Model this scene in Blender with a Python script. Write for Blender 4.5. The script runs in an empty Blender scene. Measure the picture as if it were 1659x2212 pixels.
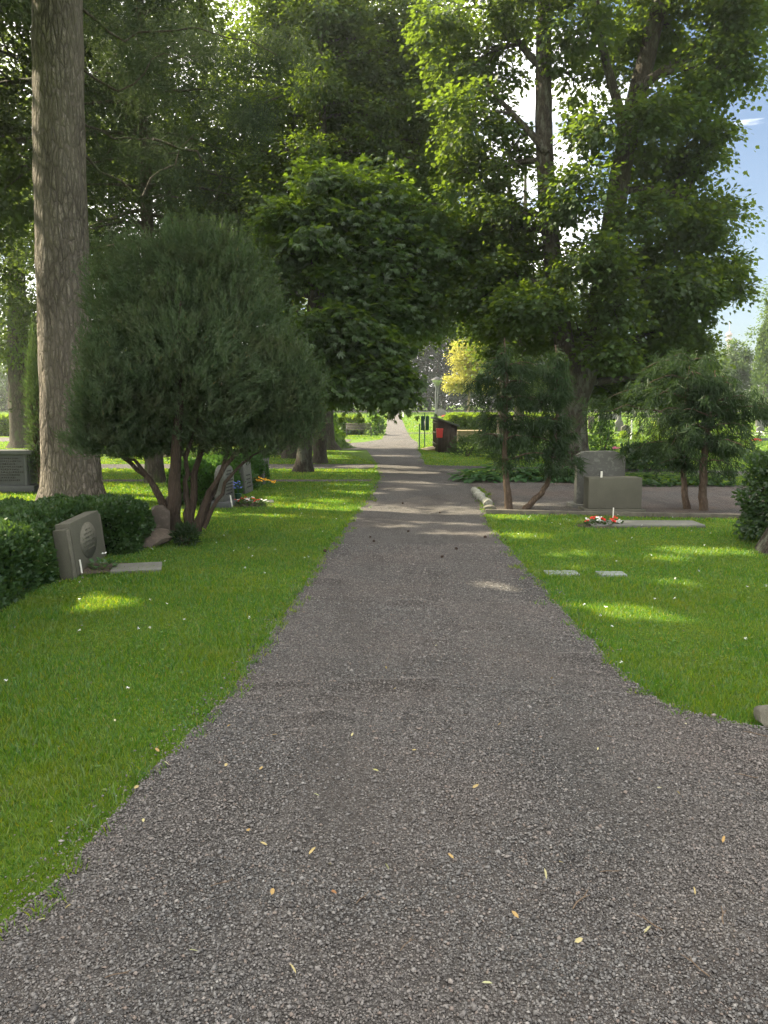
import bpy, bmesh, math, random
import numpy as np
from mathutils import Vector, Matrix
from mathutils.geometry import tessellate_polygon

# ------------------------------------------------------------ camera, light
S = bpy.context.scene
COL = S.collection
F = 1700.0                 # focal length in pixels of a 1659 x 2212 picture
PITCH = math.radians(-7.07)
CAMZ = 1.6
cam = bpy.data.cameras.new('camera')
cam.sensor_fit = 'HORIZONTAL'; cam.sensor_width = 36.0
cam.lens = 36.0 * F / 1659.0
cam.clip_start = 0.05; cam.clip_end = 3000
camo = bpy.data.objects.new('camera', cam); COL.objects.link(camo)
camo.location = (0, 0, CAMZ); camo.rotation_euler = (math.pi/2 + PITCH, 0, 0)
S.camera = camo

SUN_AZ = -68.0             # degrees from +Y, negative = towards -X
SUN_EL = 43.0
sd = Vector((math.sin(math.radians(SUN_AZ))*math.cos(math.radians(SUN_EL)),
             math.cos(math.radians(SUN_AZ))*math.cos(math.radians(SUN_EL)), math.sin(math.radians(SUN_EL))))
sun = bpy.data.lights.new('sun', 'SUN'); sun.energy = 5.0; sun.angle = math.radians(0.5); sun.color = (1.0, 0.90, 0.66)
suno = bpy.data.objects.new('sun', sun); COL.objects.link(suno)
suno.rotation_euler = sd.to_track_quat('Z', 'Y').to_euler()
suno.location = (-40, 20, 60)

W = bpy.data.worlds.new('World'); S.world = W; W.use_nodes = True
nt = W.node_tree; N = nt.nodes; N.clear()
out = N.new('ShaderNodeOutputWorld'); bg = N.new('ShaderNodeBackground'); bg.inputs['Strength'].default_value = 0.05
sky = N.new('ShaderNodeTexSky'); sky.sky_type = 'NISHITA'; sky.sun_disc = False
sky.sun_elevation = math.radians(SUN_EL); sky.sun_rotation = math.radians(SUN_AZ)
sky.air_density = 1.0; sky.dust_density = 1.4; sky.ozone_density = 1.0
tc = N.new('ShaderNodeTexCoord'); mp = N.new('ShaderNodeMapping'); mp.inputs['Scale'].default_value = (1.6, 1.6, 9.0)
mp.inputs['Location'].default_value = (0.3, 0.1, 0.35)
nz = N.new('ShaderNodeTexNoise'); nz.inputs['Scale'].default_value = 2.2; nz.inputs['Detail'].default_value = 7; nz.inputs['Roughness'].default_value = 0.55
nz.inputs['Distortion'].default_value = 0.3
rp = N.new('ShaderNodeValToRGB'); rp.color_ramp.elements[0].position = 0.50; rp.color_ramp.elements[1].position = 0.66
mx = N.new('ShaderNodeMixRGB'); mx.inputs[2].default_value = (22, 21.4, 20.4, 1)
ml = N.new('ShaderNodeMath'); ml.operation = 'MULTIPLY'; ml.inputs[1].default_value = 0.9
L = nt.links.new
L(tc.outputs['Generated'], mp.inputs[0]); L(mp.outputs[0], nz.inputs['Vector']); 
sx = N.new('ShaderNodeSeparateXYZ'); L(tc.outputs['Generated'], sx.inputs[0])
mr = N.new('ShaderNodeMapRange'); mr.inputs['From Min'].default_value = 0.30; mr.inputs['From Max'].default_value = 0.75; mr.inputs['To Min'].default_value = -0.085; mr.inputs['To Max'].default_value = 0.22  # bright cloud cover added overhead, out of view, to light the shaded ground
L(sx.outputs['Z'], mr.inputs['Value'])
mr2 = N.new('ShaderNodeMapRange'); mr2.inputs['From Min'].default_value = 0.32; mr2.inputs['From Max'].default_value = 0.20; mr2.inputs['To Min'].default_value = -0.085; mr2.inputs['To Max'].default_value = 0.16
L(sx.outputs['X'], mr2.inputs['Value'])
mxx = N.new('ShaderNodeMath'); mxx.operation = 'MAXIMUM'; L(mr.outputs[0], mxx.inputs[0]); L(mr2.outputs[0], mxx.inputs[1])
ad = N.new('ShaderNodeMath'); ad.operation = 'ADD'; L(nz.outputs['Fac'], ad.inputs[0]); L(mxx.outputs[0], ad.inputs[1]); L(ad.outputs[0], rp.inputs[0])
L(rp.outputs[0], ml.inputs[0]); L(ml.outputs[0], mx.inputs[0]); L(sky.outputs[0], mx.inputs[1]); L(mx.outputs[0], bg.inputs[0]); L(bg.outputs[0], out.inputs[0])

S.view_settings.view_transform = 'Standard'; S.view_settings.look = 'None'
S.view_settings.gamma = 1.0; S.view_settings.exposure = 1.95
S.render.engine = 'CYCLES'
cy = S.cycles
cy.max_bounces = 7; cy.diffuse_bounces = 4; cy.glossy_bounces = 2; cy.transmission_bounces = 5; cy.transparent_max_bounces = 6
cy.use_denoising = True; cy.sample_clamp_indirect = 6.0
cy.use_adaptive_sampling = True; cy.adaptive_threshold = 0.015

# ------------------------------------------------------------ picture <-> place
CP, SP = math.cos(PITCH), math.sin(PITCH)
def gz(x, y):
    t = y - 40.0
    if t <= 0: return 0.0
    t = min(t, 130.0)
    return 0.03*t*t/40.0 if t < 20 else 0.03*(t-10)
def ray(px, py):
    x = (px-829.5)/F; v = (1106-py)/F
    return Vector((x, CP - SP*v, SP + CP*v))
def gp(px, py):
    d = ray(px, py); t = 0.5
    lo = 0.2; hi = None
    while t < 260:
        p = d*t
        if CAMZ + p.z < gz(p.x, p.y): hi = t; break
        lo = t; t *= 1.02
    if hi is None: hi = lo = 140
    for _ in range(30):
        m = (lo+hi)/2; p = d*m
        if CAMZ + p.z < gz(p.x, p.y): hi = m
        else: lo = m
    p = d*lo
    return Vector((p.x, p.y, gz(p.x, p.y)))
def at(px, py, y):
    d = ray(px, py); t = y/d.y
    return Vector((d.x*t, y, CAMZ + d.z*t))
def px2m(y): return y/F

# ------------------------------------------------------------ mesh helpers
rng = np.random.default_rng(11)
random.seed(5)
class MB:
    def __init__(s): s.v = []; s.f = {}; s.n = 0
    def add(s, V, Fc):
        V = np.asarray(V, np.float32); Fc = np.asarray(Fc, np.int64)
        if len(V) == 0: return s
        s.f.setdefault(Fc.shape[1], []).append(Fc + s.n); s.v.append(V); s.n += len(V); return s
    def box(s, x0, y0, z0, x1, y1, z1):
        V = [(x0,y0,z0),(x1,y0,z0),(x1,y1,z0),(x0,y1,z0),(x0,y0,z1),(x1,y0,z1),(x1,y1,z1),(x0,y1,z1)]
        return s.add(V, [(0,3,2,1),(4,5,6,7),(0,1,5,4),(1,2,6,5),(2,3,7,6),(3,0,4,7)])
    def tube(s, pts, rad, n=10, wob=0.0, cap=True):
        P = np.array([tuple(p) for p in pts], float); m = len(P)
        rad = np.broadcast_to(np.asarray(rad, float), (m,))
        T = np.gradient(P, axis=0); T /= np.linalg.norm(T, axis=1)[:, None] + 1e-9
        a = np.array([1.0, 0, 0]) if abs(T[0][0]) < .9 else np.array([0, 1.0, 0])
        V = []; ang = np.arange(n)*2*np.pi/n
        u = np.cross(T[0], a); u /= np.linalg.norm(u)
        for i in range(m):
            u = u - T[i]*np.dot(u, T[i]); u /= np.linalg.norm(u)+1e-9
            w = np.cross(T[i], u)
            r = rad[i]*(1 + (wob*rng.normal(size=n) if wob else 0))
            V.append(P[i] + (np.cos(ang)*r)[:, None]*u + (np.sin(ang)*r)[:, None]*w)
        V = np.concatenate(V)
        i = np.arange(m-1)[:, None]*n; j = np.arange(n)[None]; k = (j+1) % n
        Fc = np.stack([i+j, i+k, i+n+k, i+n+j], -1).reshape(-1, 4)
        s.add(V, Fc)
        if cap:
            for row, fl in ((0, True), (m-1, False)):
                c = P[row][None]; R = V[row*n:(row+1)*n]
                VV = np.concatenate([R, c]); q = np.arange(n)
                t = np.stack([q, (q+1) % n, np.full(n, n)], -1)
                s.add(VV, t[:, ::-1] if fl else t)
        return s
    def arrays(s): return np.concatenate(s.v), {k: np.concatenate(f) for k, f in s.f.items()}
def new_mesh(name, mb, mats=(), smooth=False):
    V, FD = mb.arrays() if isinstance(mb, MB) else mb
    me = bpy.data.meshes.new(name)
    me.vertices.add(len(V)); me.vertices.foreach_set('co', np.ascontiguousarray(V, np.float32).ravel())
    nl = sum(f.size for f in FD.values()); nf = sum(len(f) for f in FD.values())
    me.loops.add(nl); me.polygons.add(nf)
    me.loops.foreach_set('vertex_index', np.concatenate([f.ravel() for f in FD.values()]).astype(np.int32))
    st = []; o = 0
    for k, f in FD.items():
        st.append(o + np.arange(len(f))*k); o += f.size
    me.polygons.foreach_set('loop_start', np.concatenate(st).astype(np.int32))
    if smooth: me.polygons.foreach_set('use_smooth', np.ones(nf, bool))
    for m in (mats if isinstance(mats, (list, tuple)) else [mats]): me.materials.append(m)
    me.update(calc_edges=True); return me
def obj(name, me, parent=None, loc=None):
    o = bpy.data.objects.new(name, me); COL.objects.link(o)
    if parent is not None: o.parent = parent
    if loc is not None: o.location = loc
    return o
def tag(o, label, cat, group=None, kind=None):
    o['label'] = label; o['category'] = cat
    if group: o['group'] = group
    if kind: o['kind'] = kind
    return o
def empty(name, label, cat, loc, rz=0.0, group=None):
    o = bpy.data.objects.new(name, None); COL.objects.link(o); o.location = loc; o.rotation_euler = (0, 0, rz)
    o.empty_display_size = 0.2
    return tag(o, label, cat, group)
def part(name, mb, m, parent, smooth=False, bevel=0.0, label=None):
    me = new_mesh(name, mb, m, smooth)
    if bevel:
        b = bmesh.new(); b.from_mesh(me); bmesh.ops.remove_doubles(b, verts=b.verts, dist=1e-5)
        ed = [e for e in b.edges if len(e.link_faces) == 2 and e.calc_face_angle(0) > .5]
        bmesh.ops.bevel(b, geom=ed, offset=bevel, segments=2, affect='EDGES', profile=.6, clamp_overlap=True)
        b.to_mesh(me); b.free()
    o = obj(name, me, parent)
    if label: o['label'] = label
    return o
def prism(outline, y0, y1):
    """outline in (x, z), extruded along y from y0 (front) to y1"""
    n = len(outline); mb = MB()
    V = [(x, y0, z) for x, z in outline] + [(x, y1, z) for x, z in outline]
    mb.add(V, [(i, (i+1) % n, n+(i+1) % n, n+i) for i in range(n)])
    mb.f.setdefault(n, []).append(np.array([list(range(n))[::-1]])); mb.f.setdefault(n, []).append(np.array([list(range(n, 2*n))]))
    return mb
def unit(a): return a/(np.linalg.norm(a, axis=-1, keepdims=True)+1e-9)
SHAPES = {
 'kite':  (np.array([(0,0,0),(.42,-.36,.07),(1,0,-.05),(.42,.36,.07)]), {3: np.array([(0,1,2),(0,2,3)])}),
 'narrow':(np.array([(0,0,0),(.4,-.11,.02),(1,0,-.05),(.4,.11,.02)]), {3: np.array([(0,1,2),(0,2,3)])}),
 'needle':(np.array([(0,-.035,0),(.55,-.03,.03),(1,0,-.06),(.55,.03,.03),(0,.035,0)]), {5: np.array([(0,1,2,3,4)])}),
 'maple': (np.array([(0,0,0),(.12,-.30,.03),(.34,-.26,.05),(.42,-.56,.02),(.60,-.30,.06),(1,0,-.06),(.60,.30,.06),(.42,.56,.02),(.34,.26,.05),(.12,.30,.03),(.45,0,-.01)]),
           {3: np.array([(0,1,2),(0,2,10),(2,3,4),(2,4,10),(4,5,10),(5,6,10),(6,7,8),(6,8,10),(8,9,0),(8,0,10)])}),
 'oval':  (np.array([(0,0,0),(.28,-.3,.06),(.7,-.27,.06),(1,0,-.04),(.7,.27,.06),(.28,.3,.06)]), {4: np.array([(0,1,2,3),(0,3,4,5)])}),
}
def _palm():
    V = []; Fc = []
    for a, s in ((-1.15,.7),(-.55,.92),(0,1),(.55,.92),(1.15,.7)):
        b = np.array([(0.02,0,0),(.62,-.17,.03),(1,0,-.16),(.62,.17,.03)])*s
        c, d = math.cos(a), math.sin(a); k = len(V)*4
        V.append(np.stack([b[:,0]*c-b[:,1]*d, b[:,0]*d+b[:,1]*c, b[:,2]], -1)); Fc += [(k,k+1,k+2),(k,k+2,k+3)]
    return np.concatenate(V), {3: np.array(Fc)}
SHAPES['palm'] = _palm()
def leaves(mb, pos, axis, normal, size, shape='kite'):
    tv, tf = SHAPES[shape]; n = len(pos)
    if n == 0: return
    a = unit(axis); b = unit(np.cross(normal, a)); c = np.cross(a, b)
    size = np.broadcast_to(size, (n,))[:, None, None]
    V = pos[:, None] + size*(tv[None, :, 0:1]*a[:, None] + tv[None, :, 1:2]*b[:, None] + tv[None, :, 2:3]*c[:, None])
    k = len(tv); off = np.arange(n)*k
    base = mb.n
    mb.v.append(V.reshape(-1, 3).astype(np.float32)); mb.n += n*k
    for kk, f in tf.items():
        mb.f.setdefault(kk, []).append((f[None] + off[:, None, None]).reshape(-1, kk) + base)

# ------------------------------------------------------------ materials
class NT:
    def __init__(s, name):
        s.m = bpy.data.materials.new(name); s.m.use_nodes = True; s.t = s.m.node_tree; s.t.nodes.clear()
        s.out = s.n('OutputMaterial')
    def n(s, ty, **kw):
        nd = s.t.nodes.new('ShaderNode'+ty)
        for k, v in kw.items():
            if k in nd.inputs: nd.inputs[k].default_value = v
            else: setattr(nd, k, v)
        return nd
    def l(s, a, b): s.t.links.new(a, b)
    def pos(s, scale=(1,1,1)):
        g = s.n('NewGeometry'); mp = s.n('Mapping'); mp.inputs['Scale'].default_value = scale
        s.l(g.outputs['Position'], mp.inputs[0]); return mp.outputs[0]
    def opos(s, scale=(1,1,1)):
        g = s.n('TexCoord'); mp = s.n('Mapping'); mp.inputs['Scale'].default_value = scale
        s.l(g.outputs['Object'], mp.inputs[0]); return mp.outputs[0]
    def noise(s, vec, scale, detail=4, rough=.55):
        x = s.n('TexNoise', Scale=scale, Detail=detail, Roughness=rough); s.l(vec, x.inputs['Vector']); return x.outputs['Fac']
    def ramp(s, fac, stops):
        r = s.n('ValToRGB'); e = r.color_ramp.elements
        while len(e) < len(stops): e.new(0.5)
        for q, (p, c) in zip(e, stops): q.position = p; q.color = (*c, 1)
        s.l(fac, r.inputs[0]); return r.outputs[0]
    def mix(s, a, b, fac, mode='MIX'):
        m = s.n('MixRGB', blend_type=mode)
        for v, i in ((fac, 0), (a, 1), (b, 2)):
            if isinstance(v, (int, float)): m.inputs[i].default_value = v
            elif isinstance(v, tuple): m.inputs[i].default_value = (*v, 1)
            else: s.l(v, m.inputs[i])
        return m.outputs[0]
    def bump(s, h, strength=.5, dist=.02):
        b = s.n('Bump', Strength=strength, Distance=dist); s.l(h, b.inputs['Height']); return b.outputs[0]
    def bsdf(s, col, rough=.8, normal=None, spec=.3):
        p = s.n('BsdfPrincipled'); p.inputs['Roughness'].default_value = rough; p.inputs['Specular IOR Level'].default_value = spec
        if isinstance(col, tuple): p.inputs['Base Color'].default_value = (*col, 1)
        else: s.l(col, p.inputs['Base Color'])
        if normal is not None: s.l(normal, p.inputs['Normal'])
        s.l(p.outputs[0], s.out.inputs[0]); return p
def leaf_mat(name, c0, c1, tr, trans=.45, gloss=.05, rough=.5, warm=None, tone=None):
    s = NT(name); g = s.n('NewGeometry'); r = g.outputs['Random Per Island']
    st = [(0, c0), (.9, c1)] + ([(.985, c1), (1.0, warm)] if warm else [])
    col = s.ramp(r, st)
    nz = s.noise(s.pos(), .7, 2)
    col = s.mix(col, tuple(v*.62 for v in c0), s.ramp(nz, [(.35, (0,0,0)), (.7, (.7,.7,.7))]))
    if tone: col = s.mix(col, tone, s.ramp(s.noise(s.pos(), 2.6, 4, .65), [(.46, (0,0,0)), (.68, (.75,.75,.75))]))
    d = s.n('BsdfDiffuse'); s.l(col, d.inputs[0])
    t = s.n('BsdfTranslucent'); tcol = s.mix(tr, tuple(v*.7 for v in tr), r); s.l(tcol, t.inputs[0])
    m = s.n('MixShader'); m.inputs[0].default_value = trans; s.l(d.outputs[0], m.inputs[1]); s.l(t.outputs[0], m.inputs[2])
    gl = s.n('BsdfGlossy', Roughness=rough); m2 = s.n('MixShader'); m2.inputs[0].default_value = gloss*.5
    s.l(m.outputs[0], m2.inputs[1]); s.l(gl.outputs[0], m2.inputs[2]); s.l(m2.outputs[0], s.out.inputs[0]); return s.m
def plain(name, col, rough=.7, var=.25, scale=8, bump=.0, spec=.3, metal=0.0, stain=None):
    s = NT(name); v = s.opos(); nz = s.noise(v, scale, 5, .6)
    dark = tuple(c*(1-var) for c in col); lite = tuple(min(1, c*(1+var)) for c in col)
    c = s.ramp(nz, [(.3, dark), (.7, lite)])
    if stain:
        c = s.mix(c, stain, s.ramp(s.noise(v, scale*.4, 6, .65), [(.48, (0,0,0)), (.66, (.8,.8,.8))]))
    nm = s.bump(s.noise(v, scale*6, 4), bump, .01) if bump else None
    p = s.bsdf(c, rough, nm, spec); p.inputs['Metallic'].default_value = metal; return s.m
def bark_mat(name, plate, crack, vs=(9,9,2.6), k=1.0, dist=.03, moss=None):
    s = NT(name); v = s.pos(vs)
    w = s.n('TexNoise', Scale=1.2, Detail=4, Roughness=.6); s.l(v, w.inputs['Vector'])
    vv = s.mix(v, w.outputs['Color'], .24)
    vo = s.n('TexVoronoi', feature='DISTANCE_TO_EDGE', Scale=k, Randomness=1.0); s.l(vv, vo.inputs['Vector'])
    vc = s.n('TexVoronoi', feature='F1', Scale=k, Randomness=1.0); s.l(vv, vc.inputs['Vector'])
    sp = s.n('SeparateColor'); s.l(vc.outputs['Color'], sp.inputs[0])
    v2 = s.n('TexVoronoi', feature='DISTANCE_TO_EDGE', Scale=k*2.3); s.l(vv, v2.inputs['Vector'])
    fine = s.noise(s.pos((70,70,20)), 1, 6, .7)
    big = s.noise(s.pos((2.2,2.2,.7)), 1, 4, .6)
    h1 = s.ramp(vo.outputs['Distance'], [(.0, (0,0,0)), (.07, (.35,.35,.35)), (.22, (1,1,1))])
    h2 = s.ramp(v2.outputs['Distance'], [(.0, (.45,.45,.45)), (.14, (1,1,1))])
    h = s.mix(h1, h2, 1.0, 'MULTIPLY')
    pc = s.ramp(sp.outputs[0], [(0, tuple(x*.62 for x in plate)), (.5, plate), (1, tuple(min(1, x*1.3) for x in plate))])
    c = s.mix(crack, pc, h)
    c = s.mix(c, tuple(x*.40 for x in plate), s.ramp(fine, [(.40, (.8,.8,.8)), (.60, (0,0,0))]))
    c = s.mix(c, tuple(x*.62 for x in plate), s.ramp(big, [(.42, (.5,.5,.5)), (.62, (0,0,0))]))
    if moss: c = s.mix(c, moss, s.ramp(s.noise(s.pos((3,3,1.2)), 1.5, 6, .65), [(.5, (0,0,0)), (.62, (.75,.75,.75))]))
    hh = s.mix(h, fine, .25)
    s.bsdf(c, .9, s.bump(hh, 1.0, dist), .15); return s.m
def stone_mat(name, col, var=.2, scale=3, bump=.25, lichen=None, rough=.75, speck=.0):
    s = NT(name); v = s.opos(); c = s.ramp(s.noise(v, scale, 6, .65), [(.3, tuple(x*(1-var) for x in col)), (.7, tuple(x*(1+var) for x in col))])
    sp = s.noise(v, 220, 2, .7); c = s.mix(c, tuple(x*.5 for x in col), s.ramp(sp, [(.35, (.6,.6,.6)), (.55, (0,0,0))]))
    if lichen: c = s.mix(c, lichen, s.ramp(s.noise(v, scale*2.3, 7, .7), [(.52, (0,0,0)), (.64, (.8,.8,.8))]))
    s.bsdf(c, rough, s.bump(s.noise(v, 60, 5, .7), bump, .008), .3); return s.m

M = {}
M['leaf_maple'] = leaf_mat('leaf_maple', (.026,.056,.016), (.042,.082,.022), (.20,.29,.02), .46, .05)
M['leaf_chestnut'] = leaf_mat('leaf_chestnut', (.028,.064,.020), (.048,.094,.027), (.22,.34,.02), .46, .06, .4)
M['leaf_lime'] = leaf_mat('leaf_lime', (.026,.056,.016), (.044,.084,.022), (.22,.31,.02), .46, .04)
M['leaf_dull'] = leaf_mat('leaf_dull', (.026,.046,.020), (.042,.066,.028), (.15,.21,.03), .40, .03)
M['leaf_far'] = leaf_mat('leaf_far', (.040,.075,.030), (.070,.115,.040), (.20,.30,.05), .38, .03)
M['leaf_gold'] = leaf_mat('leaf_gold', (.30,.30,.045), (.46,.43,.10), (.58,.54,.09), .45, .03)
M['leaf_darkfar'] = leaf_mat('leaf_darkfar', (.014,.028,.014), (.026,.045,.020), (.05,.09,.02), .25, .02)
M['leaf_ivy'] = leaf_mat('leaf_ivy', (.030,.075,.020), (.06,.13,.03), (.20,.36,.03), .4, .06, .35)
M['leaf_shrub'] = leaf_mat('leaf_shrub', (.024,.056,.022), (.046,.088,.034), (.14,.24,.04), .35, .07, .35)
M['leaf_hosta'] = leaf_mat('leaf_hosta', (.035,.085,.035), (.075,.150,.060), (.18,.34,.07), .35, .07, .35)
M['needle_juniper'] = leaf_mat('needle_juniper', (.056,.092,.046), (.100,.142,.074), (.13,.20,.05), .30, .03, .5, (.24,.16,.06), (.072,.070,.036))
M['needle_dark'] = leaf_mat('needle_dark', (.019,.040,.018), (.038,.066,.026), (.09,.15,.03), .30, .03)
M['needle_evergreen'] = leaf_mat('needle_evergreen', (.030,.048,.026), (.056,.078,.040), (.09,.13,.03), .3, .03)
M['needle_pine'] = leaf_mat('needle_pine', (.034,.058,.034), (.060,.088,.046), (.09,.12,.04), .28, .03)
M['hedge_thuja'] = leaf_mat('hedge_thuja', (.030,.072,.026), (.064,.120,.038), (.14,.24,.03), .3, .05, .45, (.20,.13,.04))
M['hedge_box'] = leaf_mat('hedge_box', (.030,.085,.022), (.060,.140,.034), (.16,.32,.03), .32, .04)
M['hedge_bright'] = leaf_mat('hedge_bright', (.06,.12,.02), (.11,.19,.03), (.34,.48,.03), .45, .03)
M['hedge_core'] = plain('hedge_core', (.018,.022,.012), .95, .3, 6)
M['bark_pine'] = bark_mat('bark_pine', (.30,.255,.21), (.026,.020,.016), (17,17,4.0), 1.0, .05)
M['bark_dark'] = bark_mat('bark_dark', (.13,.11,.085), (.035,.028,.022), (20,20,5), 1.0, .03, (.075,.10,.04))
M['bark_juniper'] = bark_mat('bark_juniper', (.115,.085,.062), (.035,.026,.020), (40,40,5), 1.0, .012)
M['bark_brown'] = bark_mat('bark_brown', (.16,.118,.085), (.06,.04,.028), (34,34,7), 1.0, .012)
M['bark_lichen'] = bark_mat('bark_lichen', (.105,.088,.068), (.035,.028,.022), (24,24,6), 1.0, .02, (.14,.145,.11))
M['bark_golden'] = bark_mat('bark_golden', (.36,.30,.18), (.15,.11,.07), (20,20,5), 1.0, .01)
M['stone_olive'] = stone_mat('stone_olive', (.098,.094,.070), .12, 4, .18)
M['stone_rough'] = stone_mat('stone_rough', (.14,.13,.10), .25, 12, .8, (.10,.095,.07))
M['stone_grey'] = stone_mat('stone_grey', (.108,.108,.095), .18, 5, .3, (.17,.17,.15))
M['stone_dark'] = stone_mat('stone_dark', (.085,.09,.09), .15, 5, .15, None, .55)
M['stone_black'] = stone_mat('stone_black', (.04,.036,.034), .15, 5, .1, None, .35)
M['stone_brown'] = stone_mat('stone_brown', (.085,.068,.052), .2, 5, .3, (.13,.10,.08))
M['stone_ledger'] = stone_mat('stone_ledger', (.15,.148,.13), .2, 5, .4, (.11,.12,.085))
M['stone_blue'] = stone_mat('stone_blue', (.21,.235,.215), .15, 5, .3)
M['stone_birch'] = stone_mat('stone_birch', (.30,.30,.25), .25, 9, .6, (.10,.09,.06))
M['soil'] = plain('soil', (.055,.042,.030), .95, .5, 30, .8)
M['mulch'] = plain('mulch', (.07,.048,.030), .95, .5, 40, .9)
M['wood_shed'] = plain('wood_shed', (.060,.042,.030), .8, .35, 5, .3)
M['wood_trim'] = plain('wood_trim', (.10,.09,.045), .8, .25, 6, .3)
M['wood_bench'] = plain('wood_bench', (.085,.075,.06), .7, .25, 8, .3)
M['wood_board'] = plain('wood_board', (.105,.095,.075), .85, .3, 9, .4)
M['wood_tan'] = plain('wood_tan', (.36,.27,.16), .8, .2, 9, .3)
M['wood_planter'] = plain('wood_planter', (.15,.12,.075), .8, .3, 6, .3)
M['felt_roof'] = plain('felt_roof', (.11,.12,.085), .9, .3, 12, .4)
M['red_plastic'] = plain('red_plastic', (.62,.045,.035), .4, .06, 5, 0, .5)
M['green_paint'] = plain('green_paint', (.012,.055,.030), .45, .1, 6, 0, .5)
M['metal_grey'] = plain('metal_grey', (.26,.27,.27), .4, .1, 6, 0, .5, .6)
M['metal_dark'] = plain('metal_dark', (.025,.027,.027), .5, .15, 6)
M['white'] = plain('white', (.78,.77,.72), .6, .08, 9)
M['candle_white'] = plain('candle_white', (.72,.70,.62), .6, .1, 20)
M['petal_red'] = plain('petal_red', (.62,.035,.020), .6, .15, 30)
M['petal_white'] = plain('petal_white', (.78,.78,.74), .6, .05, 30)
M['petal_yellow'] = plain('petal_yellow', (.75,.42,.03), .6, .15, 30)
M['petal_blue'] = plain('petal_blue', (.10,.13,.42), .6, .15, 30)
M['petal_pink'] = plain('petal_pink', (.70,.20,.35), .6, .15, 30)
M['petal_orange'] = plain('petal_orange', (.75,.18,.05), .6, .15, 30)
M['ink'] = plain('ink', (.025,.024,.022), .7, .2, 9)
M['ink_pale'] = plain('ink_pale', (.135,.128,.098), .8, .2, 40, .5)
M['steel_lattice'] = plain('steel_lattice', (.45,.35,.35), .6, .1, 5)
s = NT('lamp_glass'); p = s.bsdf((.80,.84,.80), .1, None, .5); p.inputs['Transmission Weight'].default_value = .7; M['lamp_glass'] = s.m
s = NT('leaf_dry'); g = s.n('ObjectInfo'); p = s.bsdf(s.ramp(g.outputs['Random'], [(0, (.34,.22,.08)), (.3, (.40,.36,.18)), (.6, (.46,.44,.28)), (.85,(.30,.33,.13)), (1, (.28,.14,.06))]), .7); M['leaf_dry'] = s.m
M['cone'] = plain('cone', (.05,.03,.02), .9, .4, 80)
M['twig'] = plain('twig', (.14,.10,.068), .9, .3, 40)

def gravel_mat(name, warm):
    s = NT(name); v = s.pos()
    jit = s.n('TexNoise', Scale=60, Detail=1); s.l(v, jit.inputs['Vector'])
    vv = s.mix(v, jit.outputs['Color'], .004)
    vo = s.n('TexVoronoi', Scale=125.0); s.l(vv, vo.inputs['Vector'])
    hsv = s.n('SeparateColor'); s.l(vo.outputs['Color'], hsv.inputs[0])
    st = s.ramp(hsv.outputs[0], [(0, (.050,.049,.048)), (.45, (.118,.115,.112)), (.75, (.190,.184,.177)), (.93, (.27,.26,.248)), (1, (.40,.385,.365))])
    tone = s.noise(v, .55, 5, .6)
    st = s.mix(st, (.21,.15,.12) if warm else (.18,.150,.132), s.ramp(tone, [(.38, (.08,.08,.08)), (.66, (.62,.62,.62) if warm else (.48,.48,.48))]))
    patch = s.noise(s.pos((1.2,.35,1)), 1.4, 6, .65)
    st = s.mix(st, (.5,.5,.5), s.ramp(patch, [(.36, (.55,.55,.55)), (.52, (0,0,0))]), 'MULTIPLY')
    d = s.ramp(vo.outputs['Distance'], [(0, (1,1,1)), (.75, (0,0,0))])
    st = s.mix(s.mix(st, (.35,.33,.31), .9, 'MULTIPLY'), st, d)
    lump = s.mix(s.noise(v, 9, 5, .65), s.noise(v, 2.6, 4, .6), .6)
    h = s.mix(d, lump, .72)
    s.bsdf(st, .9, s.bump(h, 1.0, .028), .2); return s.m
M['gravel'] = gravel_mat('gravel', False)
M['gravel_brown'] = gravel_mat('gravel_brown', True)
s = NT('pebble'); g = s.n('NewGeometry')
c = s.ramp(g.outputs['Random Per Island'], [(0, (.062,.060,.058)), (.3, (.112,.108,.104)), (.6, (.164,.158,.151)), (.85, (.225,.216,.205)), (.96, (.20,.158,.132)), (1, (.33,.32,.30))])
c = s.mix(c, (.22,.18,.16), s.ramp(s.noise(s.pos(), .9, 4), [(.4, (0,0,0)), (.7, (.45,.45,.45))]))
s.bsdf(c, .85, None, .25); M['pebble'] = s.m
s = NT('lawn'); v = s.pos()
c = s.ramp(s.noise(v, 45, 4, .7), [(.25, (.034,.072,.010)), (.5, (.070,.125,.014)), (.75, (.115,.165,.022))])
c = s.mix(c, (.100,.135,.020), s.ramp(s.noise(v, .8, 5, .65), [(.48, (0,0,0)), (.75, (.6,.6,.6))]))
c = s.mix(c, (.11,.085,.045), s.ramp(s.noise(v, 2.7, 5, .7), [(.60, (0,0,0)), (.78, (.7,.7,.7))]))
s.bsdf(c, .95, s.bump(s.noise(v, 30, 5, .7), .8, .03), .1); M['lawn'] = s.m
s = NT('grass_blade'); g = s.n('NewGeometry')
c = s.ramp(g.outputs['Random Per Island'], [(0, (.021,.084,.009)), (.55, (.042,.132,.012)), (.9, (.090,.170,.018)), (1, (.130,.150,.035))])
c = s.mix(c, (.100,.150,.018), s.ramp(s.noise(s.pos(), 1.1, 6, .7), [(.46, (0,0,0)), (.72, (.7,.7,.7))]))
d = s.n('BsdfDiffuse'); s.l(c, d.inputs[0]); t = s.n('BsdfTranslucent'); s.l(s.mix(c, (4.5,2.95,.6), 1.0, 'MULTIPLY'), t.inputs[0])
m_ = s.n('MixShader'); m_.inputs[0].default_value = .45; s.l(d.outputs[0], m_.inputs[1]); s.l(t.outputs[0], m_.inputs[2])
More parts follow.
